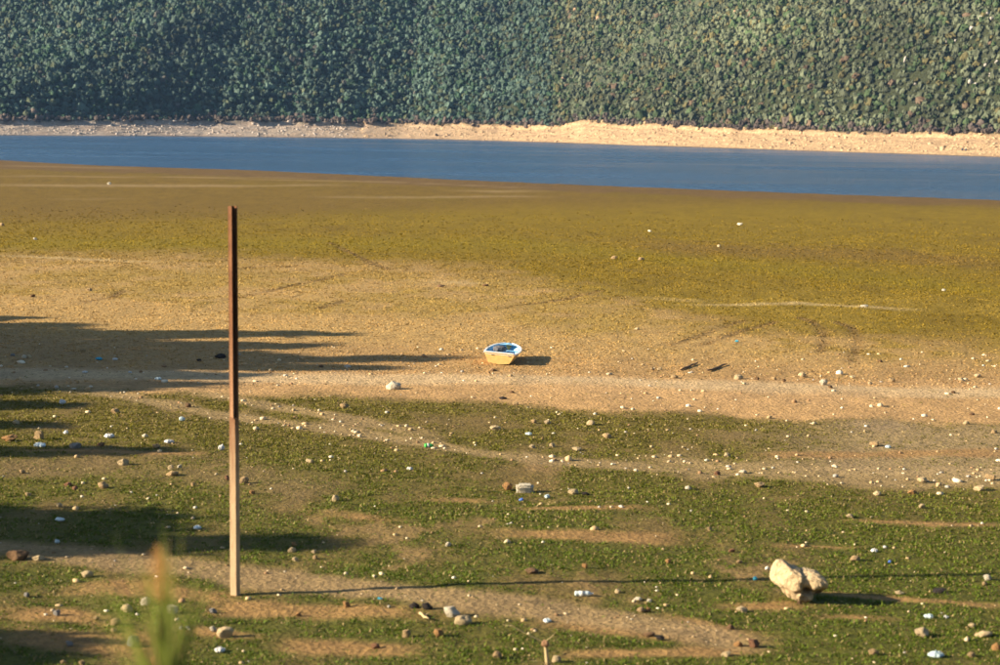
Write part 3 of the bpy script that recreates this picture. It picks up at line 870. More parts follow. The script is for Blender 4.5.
def tube(bm, pts, rad, seg=7):
    pts = [Vector(p) for p in pts]
    if not hasattr(rad, '__len__'): rad = [rad] * len(pts)
    rings = []
    for i, p in enumerate(pts):
        d = (pts[min(i + 1, len(pts) - 1)] - pts[max(i - 1, 0)]).normalized()
        u = d.orthogonal().normalized(); v = d.cross(u)
        rings.append([bm.verts.new(p + (u * math.cos(6.2832 * k / seg) + v * math.sin(6.2832 * k / seg)) * rad[i]) for k in range(seg)])
    for a, b in zip(rings[:-1], rings[1:]):
        for k in range(seg): bm.faces.new((a[k], a[(k + 1) % seg], b[(k + 1) % seg], b[k]))
    bm.faces.new(rings[0][::-1]); bm.faces.new(rings[-1])
def driftwood(p0, p1, r, label, mat=None, cat='driftwood', name='driftwood'):
    x0, y0, z0 = spot(*p0); x1, y1, z1 = spot(*p1)
    bm = bmesh.new(); n = 7
    rr = random.Random(int(p0[0]))
    pts = [(x0 + (x1 - x0) * t + rr.uniform(-.03, .03), y0 + (y1 - y0) * t + rr.uniform(-.03, .03), z0 + (z1 - z0) * t + r * 0.7 + rr.uniform(0, .04)) for t in np.linspace(0, 1, n)]
    tube(bm, pts, [r * q for q in (.6, .9, 1, .95, .9, .75, .4)])
    a = Vector(pts[3]); tube(bm, [a, a + Vector((.06, .10, .02)), a + Vector((.14, .16, .03))], [r * .5, r * .35, r * .15], 5)
    c = Vector(pts[0])
    for v in bm.verts: v.co -= c
    o = from_bm(name, bm, mat or M_WOOD, None, True); o.location = c
    tag(o, label, cat)
driftwood((680, 371), (698, 364), 0.04, 'dark branch lying on the sand right of the boat, left of two')
driftwood((708, 372), (727, 365), 0.04, 'dark branch lying on the sand right of the boat, right of two')
driftwood((419, 614), (429, 621), 0.025, 'pale dry stick beside the white stones at the gravel path', M_STRAW, 'stick', 'stick')

def litter(px, py, w, h, mat, label, cat='plastic litter', name='plastic_bag', seed=0):
    x, y, z = spot(px, py); k = ppm(y)
    rr = np.random.default_rng(int(px * 3 + py))
    bm = bmesh.new(); bmesh.ops.create_icosphere(bm, subdivisions=4, radius=1.0)
    s = int(px) % 50
    for v in bm.verts:
        c = v.co.copy()
        th = math.atan2(c.y, c.x)
        q = 0.75 + 0.5 * float(fbm(math.cos(th) * 2 + 9, math.sin(th) * 2 + 9, s, 3)) * 1.6
        f = float(fbm(c.x * 3 + s, c.y * 3, s + 1, 4))
        v.co = (c.x * q, c.y * q, max(0.0, c.z * 0.5 + 0.5 + f * 0.9 * (0.4 + c.z * 0.6)))
    me = bpy.data.meshes.new(name); bm.to_mesh(me); bm.free(); me.materials.append(mat)
    o = put(name, me, None, (x, y, z - 0.01))
    o.scale = (w / k / 2.1, w / k / 2.2, h / k * 0.75)
    tag(o, label, cat)
L = litter
L(936, 657, 21, 8, M_CYANP, 'crumpled pale cyan plastic sheet near the bottom right corner', 'plastic sheet', 'plastic_sheet')
L(929, 618, 11, 6, M_CYANP, 'crumpled pale cyan bag in the lower right grass, above the cream stone', 'plastic bag')
L(946, 618, 7, 4, M_WHITEP, 'scrap of dull plastic right of the pale cyan bag')
L(874, 552, 9, 5, M_WHITEP, 'crumpled white wrapper in grass above right of the boulder, larger of two', 'wrapper', 'wrapper')
L(885, 548, 5, 4, M_WHITEP, 'small white wrapper above right of the boulder, smaller of two', 'wrapper', 'wrapper')
L(890, 563, 5, 4, M_BLUEP, 'blue scrap of plastic in grass right of the tan stone')
L(755, 580, 6, 5, M_TEALP, 'bluish scrap of plastic left of the boulder')
L(888, 448, 7, 4, M_CYANP, 'pale blue scrap on the light ground at the right')
L(220, 652, 16, 7, M_WHITEP, 'flattened white plastic bag near the bottom edge below the pole', 'plastic bag')
L(547, 622, 12, 5, M_CLEARP, 'translucent plastic film on the gravel path below the bottle', 'plastic film', 'plastic_film')
L(547, 498, 8, 5, M_CYANP, 'pale cyan scrap below the white block in the meadow')
L(521, 501, 6, 4, M_BLUEP, 'faded blue scrap below the white block in the meadow')
L(410, 470, 7, 4, M_WHITEP, 'white scrap of plastic in the meadow left of the white block')
L(529, 435, 8, 4, M_CYANP, 'bluish white scrap above the stony strip')
L(221, 450, 8, 7, M_WHITEP, 'white crumpled bag just left of the pole above its pale part', 'plastic bag')
L(169, 443, 12, 5, M_WHITEP, 'flat white plastic sheet in the left meadow, right of the white bag', 'plastic sheet', 'plastic_sheet')
L(109, 438, 12, 6, M_WHITEP, 'white plastic bag in the left meadow above the thin tree shadow', 'plastic bag')
L(66, 434, 7, 5, M_WHITEP, 'small white plastic scrap right of the squared tan stone')
L(182, 421, 8, 6, M_CYANP, 'bluish white bag on the pale strip left of the pole', 'plastic bag')
L(62, 404, 9, 6, M_WHITEP, 'greyish white bag on the near rim of the tree shadows at the left', 'plastic bag')
L(40, 447, 16, 6, M_CLEARP, 'heap of milky plastic film in the thin tree shadow', 'plastic film', 'plastic_film')
L(85, 373, 7, 3.5, M_WHITEP, 'white scrap between the tree shadows at the left')
L(130, 373, 5, 3, M_WHITEP, 'small white scrap in the tree shadows, left of the cyan one')
L(158, 380, 9, 4, M_CYANP, 'cyan scrap of plastic in the nearest of the tree shadows by the track')
L(99, 360, 9, 4, M_TEALP, 'teal blue plastic scrap in the middle of the tree shadows')
L(115, 360, 7, 3, M_WHITEP, 'white scrap right of the teal one in the tree shadows')
L(197, 529, 12, 5, M_CLEARP, 'greyish plastic film in the broad dark tree shadow', 'plastic film', 'plastic_film')
L(57, 543, 7, 5, M_CYANP, 'bluish scrap at the near rim of the broad dark tree shadow')
L(60, 521, 11, 5, M_CLEARP, 'milky plastic scrap deep in the broad dark tree shadow')
L(737, 342, 5, 3, M_TEALP, 'teal scrap on the moss right of the boat')
L(380, 599, 7, 3, M_TEALP, 'green blue glint of plastic on the gravel path left of the black lumps')

def bottle(px, py, length, dia, body_mat, cap_mat, label, yaw=0.05):
    x, y, z = spot(px, py); k = ppm(y)
    Ls = length / k; r = dia / k / 2
    e = empty('plastic_bottle', (x, y, z + r * 0.9), yaw)
    prof = [(-0.5, 0.55), (-0.48, 0.95), (-0.42, 1), (-0.36, 0.9), (-0.30, 1), (0.05, 1), (0.10, 0.9), (0.15, 1), (0.24, 0.95), (0.33, 0.6), (0.37, 0.36), (0.44, 0.34)]
    bm = bmesh.new(); tube(bm, [(p * Ls, 0, 0) for p, _ in prof], [q * r for _, q in prof], 14)
    from_bm('bottle_body', bm, body_mat, e, True)
    bm = bmesh.new(); tube(bm, [(0.437 * Ls, 0, 0), (0.5 * Ls, 0, 0)], [r * 0.42, r * 0.42], 12)
    from_bm('cap', bm, cap_mat, e)
    bm = bmesh.new(); tube(bm, [(-0.25 * Ls, 0, 0), (0.03 * Ls, 0, 0)], [r * 1.02, r * 1.02], 14)
    from_bm('paper_band', bm, M_WHITEP, e, True)
    tag(e, label, 'bottle')
bottle(584, 596, 19, 5.5, M_CLEARP, M_WHITEP, 'pale plastic bottle lying on its side at the upper rim of the gravel path')
bottle(429, 447.5, 9, 4.5, M_GREENP, M_GREENP, 'bright green plastic bottle lying on the left meadow below the track', 0.3)

# ------------------------------------------------------------------ the pole
def m_rust():
    t = NT('rusty_steel'); p = t.objco()
    a = t.noise(3, 6, 0.7, p); b = t.noise(30, 4, 0.6, p)
    c = t.mix(t.rng(a, 0.35, 0.65, 0, 1), (0.095, 0.036, 0.014), (0.15, 0.066, 0.026))
    sx = t.node('ShaderNodeSeparateXYZ'); t.link(p, sx.inputs[0])
    ad = t.node('ShaderNodeMath', operation='MULTIPLY_ADD'); t.link(a, ad.inputs[0]); ad.inputs[1].default_value = 1.6; t.link(sx.outputs[2], ad.inputs[2])
    c = t.mix(t.rng(ad.outputs[0], 3.8, 5.6, 1, 0), c, (0.27, 0.145, 0.075))
    c = t.mul(c, t.rng(b, 0.3, 0.7, 0.7, 1.2)); t.bump(b, 0.5, 0.01)
    return t.fin(c, 0.85, 0.2)
def m_palepost():
    t = NT('chalky_painted_post'); p = t.objco()
    mp = t.node('ShaderNodeMapping'); mp.inputs['Scale'].default_value = (1, 1, 0.15); t.link(p, mp.inputs[0])
    a = t.noise(14, 6, 0.7, mp.outputs[0]); b = t.noise(1.2, 4, 0.6, p)
    c = t.mix(t.rng(a, 0.5, 0.72, 0, 1), (0.42, 0.30, 0.175), (0.27, 0.15, 0.08))
    sx = t.node('ShaderNodeSeparateXYZ'); t.link(p, sx.inputs[0])
    ad = t.node('ShaderNodeMath', operation='MULTIPLY_ADD'); t.link(a, ad.inputs[0]); ad.inputs[1].default_value = 1.6; t.link(sx.outputs[2], ad.inputs[2])
    c = t.mix(t.rng(ad.outputs[0], 2.3, 4.3, 0, 1), c, (0.17, 0.07, 0.03))
    c = t.mul(c, t.rng(b, 0.3, 0.7, 0.8, 1.1)); t.bump(a, 0.4, 0.01)
    return t.fin(c, 0.85, 0.2)
def pole():
    bx, by, bz = spot(235.5, 595)
    tx, tz = point_at_depth(232.5, 206, by)
    mx, mz = point_at_depth(233.5, 418, by)
    k = ppm(by)
    e = empty('pole', (bx, by, bz))
    top = Vector((tx - bx, 0, tz - bz)); mid = top * ((mz - bz) / (tz - bz))
    def ring(c, w, d, rot):
        out = []
        for sx, sy in ((-1, -1), (1, -1), (1, 1), (-1, 1)):
            X, Y = sx * w / 2, sy * d / 2
            out.append(c + Vector((X * math.cos(rot) - Y * math.sin(rot), X * math.sin(rot) + Y * math.cos(rot), 0)))
        return out
    def prism(bm, c0, c1, w, d, rot, n=1):
        prev = None
        for i in range(n + 1):
            r_ = [bm.verts.new(v) for v in ring(c0.lerp(c1, i / n), w, d, rot)]
            if prev:
                for q in range(4): bm.faces.new((prev[q], prev[(q + 1) % 4], r_[(q + 1) % 4], r_[q]))
            else: bm.faces.new(r_[::-1])
            prev = r_
        bm.faces.new(prev)
    rot = R(-52)                      # lit flange on the left, open mouth on the right
    w = 6.6 / k
    bm = bmesh.new()
    # steel channel: web towards the light, two flanges, open side away from the sun
    t_ = 0.014
    ux = Vector((math.cos(rot), math.sin(rot), 0)); uy = Vector((-math.sin(rot), math.cos(rot), 0))
    prism(bm, mid - uy * 0 - ux * (w / 2 - t_ / 2), top - ux * (w / 2 - t_ / 2), t_, w, rot, 8)
    prism(bm, mid - uy * (w / 2 - t_ / 2) + ux * 0.0145, top - uy * (w / 2 - t_ / 2) + ux * 0.0145, w - t_ - 0.001, t_, rot, 8)
    prism(bm, mid + uy * (w / 2 - t_ / 2) + ux * 0.0145, top + uy * (w / 2 - t_ / 2) + ux * 0.0145, w - t_ - 0.001, t_, rot, 8)
    from_bm('steel_channel', bm, m_rust(), e)
    bm = bmesh.new()
    rot2 = R(64)
    prism(bm, Vector((0, 0, -0.5)), mid + Vector((0, 0, 0.02)), 7.2 / k, 7.2 / k, rot2, 8)
    bmesh.ops.bevel(bm, geom=[ed for ed in bm.edges if abs((ed.verts[0].co - ed.verts[1].co).normalized().z) > 0.9], offset=0.008, segments=2, affect='EDGES')
    from_bm('pale_lower_post', bm, m_palepost(), e)
    tag(e, 'tall leaning post, rusty brown steel above and chalky pale below, standing in the left meadow', 'pole')
pole()

# ------------------------------------------------------------------ the boat
def boat():
    x, y, z = spot(498.5, 365)
    k = ppm(y)
    e = empty('rowing_boat', (x, y, z), R(-7))
    m_or = m_plain('orange_hull_paint', (0.76, 0.46, 0.15), 0.55, 0.16, 7, 0.3, 0.01, 0.4)
    m_wh = m_plain('white_gunwale_paint', (0.78, 0.78, 0.74), 0.5, 0.10, 9, 0.2, 0.005, 0.4)
    m_in = m_plain('light_blue_inner_paint', (0.26, 0.52, 0.72), 0.55, 0.12, 6, 0.2, 0.005, 0.4)
    m_gr = m_plain('grey_canvas', (0.09, 0.09, 0.10), 0.9, 0.3, 12, 0.5, 0.03)
    m_dk = m_plain('dark_fittings', (0.03, 0.03, 0.03), 0.5)
    Lb = 2.6
    # stations from stern (towards the camera) to bow: y, half beam at gunwale, half beam at chine, sheer, chine height, keel height
    ST = [(0.0, 0.585, 0.40, 0.455, 0.08, 0.02), (0.55, 0.64, 0.45, 0.445, 0.08, 0.0), (1.15, 0.65, 0.45, 0.455, 0.09, 0.0),
          (1.7, 0.60, 0.40, 0.475, 0.12, 0.01), (2.2, 0.46, 0.28, 0.51, 0.18, 0.05), (Lb, 0.16, 0.08, 0.55, 0.32, 0.20)]
    def sec(t, off=0.0):
        f = t * (len(ST) - 1); i = min(int(f), len(ST) - 2); g = f - i
        p0, p1, p2, p3 = ST[max(i - 1, 0)], ST[i], ST[i + 1], ST[min(i + 2, len(ST) - 1)]
        r = []
        for a, b, c, d in zip(p0, p1, p2, p3):
            r.append(0.5 * (2 * b + (c - a) * g + (2 * a - 5 * b + 4 * c - d) * g * g + (3 * b - a - 3 * c + d) * g ** 3))
        yy, hb, hc, sh, ch, kl = r
        hb = max(hb - off, 0.004); hc = max(hc - off, 0.003); kl += off; ch += off * 0.5
        half = [(0, kl), (hc * 0.5, kl + (ch - kl) * 0.45), (hc, ch), (hc + (hb - hc) * 0.42, ch + (sh - ch) * 0.35), (hc + (hb - hc) * 0.78, ch + (sh - ch) * 0.7), (hb, sh)]
        return yy, half
    def shell(off, t0=0.0):
        bm = bmesh.new(); rows = []
        for t in np.linspace(t0, 1, 25):
            yy, half = sec(float(t), off)
            pts = [(-a, yy, b) for a, b in half[::-1]] + [(a, yy, b) for a, b in half[1:]]
            rows.append([bm.verts.new(p) for p in pts])
        for a, b in zip(rows[:-1], rows[1:]):
            for q in range(len(a) - 1): bm.faces.new((a[q], a[q + 1], b[q + 1], b[q]))
        return bm, rows
    bm, rows = shell(0.0)
    bm.faces.new(rows[0]); bm.faces.new(rows[-1])
    from_bm('hull', bm, m_or, e)
    bm, rows = shell(0.022, 0.012)
    bm.faces.new(rows[0])
    o = from_bm('inner_planking', bm, m_in, e)
    for sgn in (-1, 1):                               # gunwales
        bm = bmesh.new(); prev = None
        for t in np.linspace(0, 1, 25):
            yy, half = sec(float(t)); hb, sh = half[-1]
            w0 = max(hb - 0.045, 0.0); w1 = hb + 0.022
            r_ = [bm.verts.new((sgn * a, yy, sh + b)) for a, b in ((w0, -0.025), (w1, -0.035), (w1, 0.016), (w0, 0.016))]
            if prev:
                for q in range(4): bm.faces.new((prev[q], prev[(q + 1) % 4], r_[(q + 1) % 4], r_[q]))
            else: bm.faces.new(r_)
            prev = r_
        bm.faces.new(prev[::-1]); from_bm('gunwale', bm, m_wh, e)
    def box(name, mat, c, s, rx=0, par=None):
        bm = bmesh.new(); bmesh.ops.create_cube(bm, size=1)
        for v in bm.verts: v.co = Vector((v.co.x * s[0], v.co.y * s[1], v.co.z * s[2]))
        bmesh.ops.bevel(bm, geom=list(bm.edges), offset=min(s) * 0.2, segments=2, affect='EDGES')
        o = from_bm(name, bm, mat, par or e); o.location = c; o.rotation_euler = (rx, 0, 0)
        return o
    box('transom_cap', m_wh, (0, 0.005, 0.468), (1.10, 0.06, 0.045))
    box('transom_stripe', m_wh, (-0.0, -0.008, 0.395), (1.07, 0.012, 0.018))
    box('thwart', m_in, (0, 0.95, 0.335), (1.16, 0.22, 0.03))
    box('thwart', m_in, (0, 1.65, 0.36), (1.0, 0.20, 0.03))
    # small foredeck
    bm = bmesh.new(); prev = None
    for t in np.linspace(0.80, 0.995, 8):
        yy, half = sec(float(t)); hb, sh = half[-1]
        r_ = [bm.verts.new((-(max(hb - 0.03, 0.002)), yy, sh - 0.01)), bm.verts.new((0, yy, sh + 0.02)), bm.verts.new((max(hb - 0.03, 0.002), yy, sh - 0.01))]
        if prev:
            for q in range(2): bm.faces.new((prev[q], prev[q + 1], r_[q + 1], r_[q]))
        prev = r_
    from_bm('foredeck', bm, m_in, e)
    for sx in (-0.27, 0.38):
        bm = bmesh.new(); tube(bm, [(0, 0.002, 0), (0, -0.015, 0)], 0.03, 10)
        o = from_bm('drain_hole', bm, m_dk, e); o.location = (sx, -0.004, 0.37); o.scale = (1.5, 1, .55)
    for sgn in (-1, 1):
        bm = bmesh.new(); tube(bm, [(0, 0, 0), (0, 0, .05)], 0.012, 6); tube(bm, [(0, -.035, .11), (0, -.03, .06), (0, 0, .05), (0, .03, .06), (0, .035, .11)], .009, 6)
        o = from_bm('oarlock', bm, m_dk, e); o.location = (sgn * 0.60, 1.12, 0.465)
    # what lies in the boat is a thing of its own: a grey canvas heaped over the thwart
    bm = bmesh.new(); bmesh.ops.create_icosphere(bm, subdivisions=5, radius=1)
    for v in bm.verts:
        c = v.co; f = float(fbm(c.x * 2.2 + 4, c.y * 2.2 + c.z, 8, 4))
        v.co = Vector((c.x * 0.25, c.y * 0.36, max(c.z, -0.5) * 0.14)) * (1 + 0.5 * f)
    o = from_bm('canvas_cover', bm, m_gr, None, True)
    ex = Matrix.Rotation(R(-7), 3, 'Z') @ Vector((-0.10, 1.0, 0.44))
    o.location = (x + ex.x, y + ex.y, z + ex.z)
    tag(o, 'dark grey canvas heaped over the middle seat inside the little boat', 'canvas')
    e.scale = (0.92,) * 3; e.rotation_euler = (0, R(4), R(-8)); o.scale = (0.92,) * 3
    tag(e, 'small rowing boat with orange hull, white rim and light blue inside on dry mud', 'boat')
boat()

# ------------------------------------------------------------------ trees left of the picture whose shadows cross the ground
def m_bark(): return m_plain('tree_bark', (0.12, 0.085, 0.06), 0.9, 0.35, 12, 0.8, 0.03)
M_BARK = m_bark()
def tree(tip, h, rad, label, shape=1.0, seed=0):
    """tip: where the shadow of its top falls; h: height; rad: crown radius"""
    rng = np.random.default_rng(seed)
    px, py, _ = spot(*tip)
    Ls = h / math.tan(R(SUN_ELEV))
    x = px - SHD[0] * Ls; y = py - SHD[1] * Ls
    z = float(grid_height(x, y))
    e = empty('shade_tree', (x, y, z))
    bm = bmesh.new()
    tp = [(0.15 * math.sin(t * 5 + seed), 0.12 * math.cos(t * 4 + seed) - 0.12, t * h * 0.93) for t in np.linspace(0, 1, 9)]
    tr = max(0.10, 0.022 * h)
    tube(bm, tp, [tr * (1.25 - 1.2 * t) + 0.01 for t in np.linspace(0, 1, 9)], 9)
    ends = []
    n = int(9 + h * 1.6)
    for i in range(n):
        t = 0.22 + 0.72 * (i + rng.random()) / n
        a = i * 2.4 + rng.uniform(-.4, .4)
        c = Vector((0.15 * math.sin(t * 5 + seed), 0.12 * math.cos(t * 4 + seed) - 0.12, t * h * 0.93))
        ln = rad * (1 - (t - 0.22) / 0.86) ** shape * rng.uniform(0.75, 1.1) + 0.15
        d = Vector((math.cos(a), math.sin(a), rng.uniform(0.15, 0.6)))
        p1 = c + d * ln * 0.5; p2 = c + d * ln + Vector((0, 0, ln * 0.1))
        tube(bm, [c, p1, p2], [tr * 0.35 * (1 - t * .6), tr * 0.2 * (1 - t * .6), 0.012], 5)
        ends.append((c, p1, p2, ln))
    from_bm('trunk', bm, M_BARK, e, True)
    V, C = [], []
    for c, p1, p2, ln in ends:
        m = int(150 + 170 * ln)
        t = rng.uniform(0.25, 1.08, m)[:, None]
        base = np.array(c) * (1 - t) + np.array(p2) * t
        q = base + rng.normal(0, 0.20 + 0.13 * ln, (m, 3)) * np.array((1, 1, 0.7))
        u = rng.normal(0, 1, (m, 3)); u /= np.linalg.norm(u, axis=1)[:, None]
        w = np.cross(u, rng.normal(0, 1, (m, 3))); w /= np.linalg.norm(w, axis=1)[:, None]
        s = rng.uniform(0.14, 0.26, m)[:, None]
        V.append(np.stack([q - u * s, q - w * s * .5, q + u * s, q + w * s * .5], 1).reshape(-1, 3))
        k = rng.uniform(0.7, 1.3, m)
        cc = np.stack([0.05 * k, 0.075 * k, 0.02 * k], -1)
        C.append(np.repeat(cc, 4, axis=0))
    V = np.concatenate(V); C = np.concatenate(C)
    put('crown', mesh_np('crown', V, np.arange(len(V)).reshape(-1, 4), M_LEAF, C, False, True), e)
    tag(e, label, 'tree', 'trees on the left bank whose shadows cross the ground')
TREES = [((532, 357), 12.0, 2.6, 'tall narrow tree left of the view whose long shadow points at the boat', 1.3),
         ((420, 333), 11.5, 2.6, 'narrow tree left of the view casting the farther long shadow beyond the pole', 1.2),
         ((490, 366), 12.5, 1.8, 'slender tree left of the view casting the thin shadow just under the boat shadow line', 1.2),
         ((375, 346), 10.5, 2.3, 'bushy tree left of the view between the two long shadows', 0.9),
         ((190, 341), 10.0, 2.0, 'wide tree left of the view darkening the middle of the shadow mass', 0.6),
         ((170, 371), 8.5, 2.2, 'leafy tree left of the view shading the pale track at the left edge', 0.6),
         ((95, 318), 9.0, 2.0, 'small tree left of the view casting the farthest short shadow', 1.0),
         ((150, 325), 9.5, 1.4, 'thin tree left of the view near the farthest short shadow', 1.0),
         ((330, 354), 9.5, 2.0, 'broad tree left of the view filling the shadow band left of the pole', 0.7),
         ((300, 361), 9.0, 2.4, 'tree left of the view casting the shadow on the far rim of the track', 0.7),
         ((330, 375), 10.0, 1.8, 'tree left of the view whose shadow crosses the dirt track', 0.9),
         ((245, 385), 8.5, 2.2, 'tree left of the view shading the near rim of the dirt track', 0.7),
         ((105, 403), 6.5, 1.2, 'low tree left of the view shading the litter below the track', 0.8),
         ((120, 424), 7.0, 0.9, 'low thin tree left of the view shading the upper left meadow', 0.9),
         ((235, 449), 8.5, 1.1, 'thin tree left of the view whose narrow shadow crosses the left meadow', 1.1),
         ((455, 536), 9.5, 1.9, 'tree left of the view casting the long shadow above the gravel path', 1.3),
         ((235, 518), 7.0, 2.1, 'bushy tree left of the view casting the broad dark shadow', 0.7),
         ((150, 530), 6.0, 2.0, 'lower bushy tree left of the view casting the broad dark shadow', 0.6),
         ((85, 648), 5.0, 1.8, 'small tree left of the view shading the bottom left corner', 0.7)]
for i, (tip, h, rad, lab, shp) in enumerate(TREES):
    tree(tip, h, rad, lab, shp, i + 40)

# ------------------------------------------------------------------ reed in the near foreground, out of focus
def blade(bm, base, lean, length, width, curl, n=8):
    d = Vector((lean[0], lean[1], 0)); side = Vector((-lean[1], lean[0], 0))
    if d.length < 1e-4: d = Vector((1, 0, 0)); side = Vector((0, 1, 0))
    L0 = d.length; side.normalize()
    side = (side + Vector((0.7, 0, 0))).normalized()
    prev = None
    for i in range(n + 1):
        t = i / n
        p = Vector(base) + d * (t ** 1.3) * length + Vector((0, 0, 1)) * length * (t - curl * t * t)
        w = width * (1 - t) ** 0.6 * (0.5 + min(1, t * 5) * 0.5) / 2 + 0.0006
        a, b, c = bm.verts.new(p - side * w), bm.verts.new(p + Vector((0, w * 0.4, 0))), bm.verts.new(p + side * w)
        if prev:
            bm.faces.new((prev[0], prev[1], b, a)); bm.faces.new((prev[1], prev[2], c, b))
        prev = (a, b, c)
def reed():
    rr = random.Random(3)
    Y = 8.0
    x, zt = point_at_depth(157, 545, Y)
    xb, _ = point_at_depth(168, 790, Y)
    zb = float(grid_height(xb, Y))
    e = empty('reed_plant', (float(xb), Y, zb))
    H = float(zt) - zb; dx = float(x - xb)
    m_st = m_plain('reed_stem_skin', (0.30, 0.33, 0.07), 0.6, 0.2, 20, 0.2, 0.001)
    m_lf = m_tint('reed_leaf_skin', 0.5, 0.3, 0.5)
    bm = bmesh.new(); tube(bm, [(dx * t ** 1.4, 0, H * 0.80 * t) for t in np.linspace(0, 1, 9)], [0.006 - 0.003 * t for t in np.linspace(0, 1, 9)], 7)
    from_bm('stem', bm, m_st, e, True)
    # plume: fine branchlets with seed husks
    V, C = [], []
    rng = np.random.default_rng(8)
    n = 620
    t = rng.beta(1.6, 1.5, n)
    env = 0.085 * np.sin(np.pi * np.clip(t * 0.9 + 0.08, 0, 1)) ** 0.8
    a = rng.uniform(0, 6.283, n); q = rng.random(n) ** 1.1 * env
    zz = H * 0.72 + (H * 1.0 - H * 0.72) * t
    lean = dx + 0.01 * np.sin(t * 3)
    c = np.stack([lean + np.cos(a) * q + 0.028 * (1 - t) * (rng.random(n) < .25), np.sin(a) * q, zz - q * 0.5], -1)
    d = np.stack([np.cos(a) * .5, np.sin(a) * .5, np.ones(n)], -1) + rng.normal(0, .25, (n, 3)); d /= np.linalg.norm(d, axis=1)[:, None]
    s = np.cross(d, rng.normal(0, 1, (n, 3))); s /= np.linalg.norm(s, axis=1)[:, None]
    ln = rng.uniform(0.008, 0.02, n)[:, None]; wd = rng.uniform(0.0010, 0.0024, n)[:, None]
    V = np.stack([c - d * ln, c - s * wd, c + d * ln, c + s * wd], 1).reshape(-1, 3)
    k = rng.uniform(0.7, 1.25, n)
    C = np.repeat(np.stack([0.58 * k, 0.33 * k, 0.11 * k], -1), 4, axis=0)
    put('seed_plume', mesh_np('seed_plume', V, np.arange(len(V)).reshape(-1, 4), m_lf, C, False, True), e)
    # leaves
    specs = [(-0.42, 0.1, .52, .020, .35), (-0.30, -.1, .60, .022, .25), (-0.55, .05, .50, .020, .5), (-0.22, .12, .66, .018, .2), (-0.12, -.1, .62, .018, .12),
             (0.02, .1, .72, .018, .10), (0.10, -.12, .70, .018, .14), (0.17, .1, .66, .018, .2), (-0.36, -.2, .70, .020, .35), (-0.62, -.1, .62, .018, .55),
             (-0.48, .2, .72, .020, .42), (0.06, .05, .80, .016, .08), (-0.02, -.05, .76, .016, .06), (0.22, -.05, .55, .016, .3)]
    specs = [(a * .8, b, c * 1.25, d * 1.6, f * .7) for a, b, c, d, f in specs]
    for i in range(44): specs.append((rr.uniform(-.6, .25), rr.uniform(-.2, .2), rr.uniform(.6, .92), rr.uniform(.014, .028), rr.uniform(.05, .3)))
    for lx, ly, ln_, wd_, cu in specs:
        bm = bmesh.new(); blade(bm, (rr.uniform(-.03, .03), rr.uniform(-.03, .03), rr.uniform(0, .06)), (lx, ly), ln_, wd_, cu)
        me = bpy.data.meshes.new('leaf'); 
        bm.to_mesh(me); bm.free()
        at = me.color_attributes.new('tint', 'FLOAT_COLOR', 'POINT')
        g = rr.uniform(0.8, 1.3)
        col = (0.26 * g, 0.30 * g, 0.06 * g, 1) if rr.random() < .8 else (0.34, 0.26, 0.09, 1)
        for d_ in at.data: d_.color = col
        me.materials.append(m_lf)
        put('leaf', me, e)
    tag(e, 'blurred green reed with an orange seed plume close to the camera at the lower left', 'reed')
reed()

def dry_stalk():
    x, y, z = spot(547, 668)
    k = ppm(y)
    e = empty('dry_thistle', (x, y, z))
    H = 27 / k
    m_hd = m_plain('dry_flower_head_skin', (0.22, 0.12, 0.06), 0.9, 0.3, 40, 0.5, 0.01)
    bm = bmesh.new(); tube(bm, [(0.02, 0, -0.05), (0, 0, H * 0.3), (-0.02, 0, H * 0.7), (-0.05, 0.01, H)], [0.035, 0.032, 0.026, 0.016], 8)
    from_bm('stalk', bm, M_STRAW, e, True)
    bm = bmesh.new(); tube(bm, [(-0.05, 0.01, H), (0.08, 0, H * 1.25), (0.16, .02, H * 1.5)], [0.008, 0.006, 0.003], 5)
    tube(bm, [(-0.05, 0.01, H), (-0.28, 0, H * 1.25), (-0.55, .02, H * 1.6), (-0.7, .05, H * 1.62)], [0.008, 0.006, 0.004, 0.002], 5)
    from_bm('twig', bm, M_STRAW, e)
    bm = bmesh.new(); bmesh.ops.create_icosphere(bm, subdivisions=3, radius=0.055)
    for v in bm.verts: v.co *= 1 + 1.2 * float(fbm(v.co.x * 30, v.co.y * 30 + v.co.z * 20, 2, 3))
    o = from_bm('flower_head', bm, m_hd, e, True); o.location = (-0.03, 0, H * 0.95)
    for a in (-1, 1):
        bm = bmesh.new(); blade(bm, (0.02, 0, 0), (-0.7 * a - .2, -0.2), 0.30, 0.05, 0.6)
        from_bm('dry_leaf', bm, M_STRAW, e)
    tag(e, 'broken dry thistle stalk with a brown head at the bottom edge of the near grass', 'thistle')
dry_stalk()

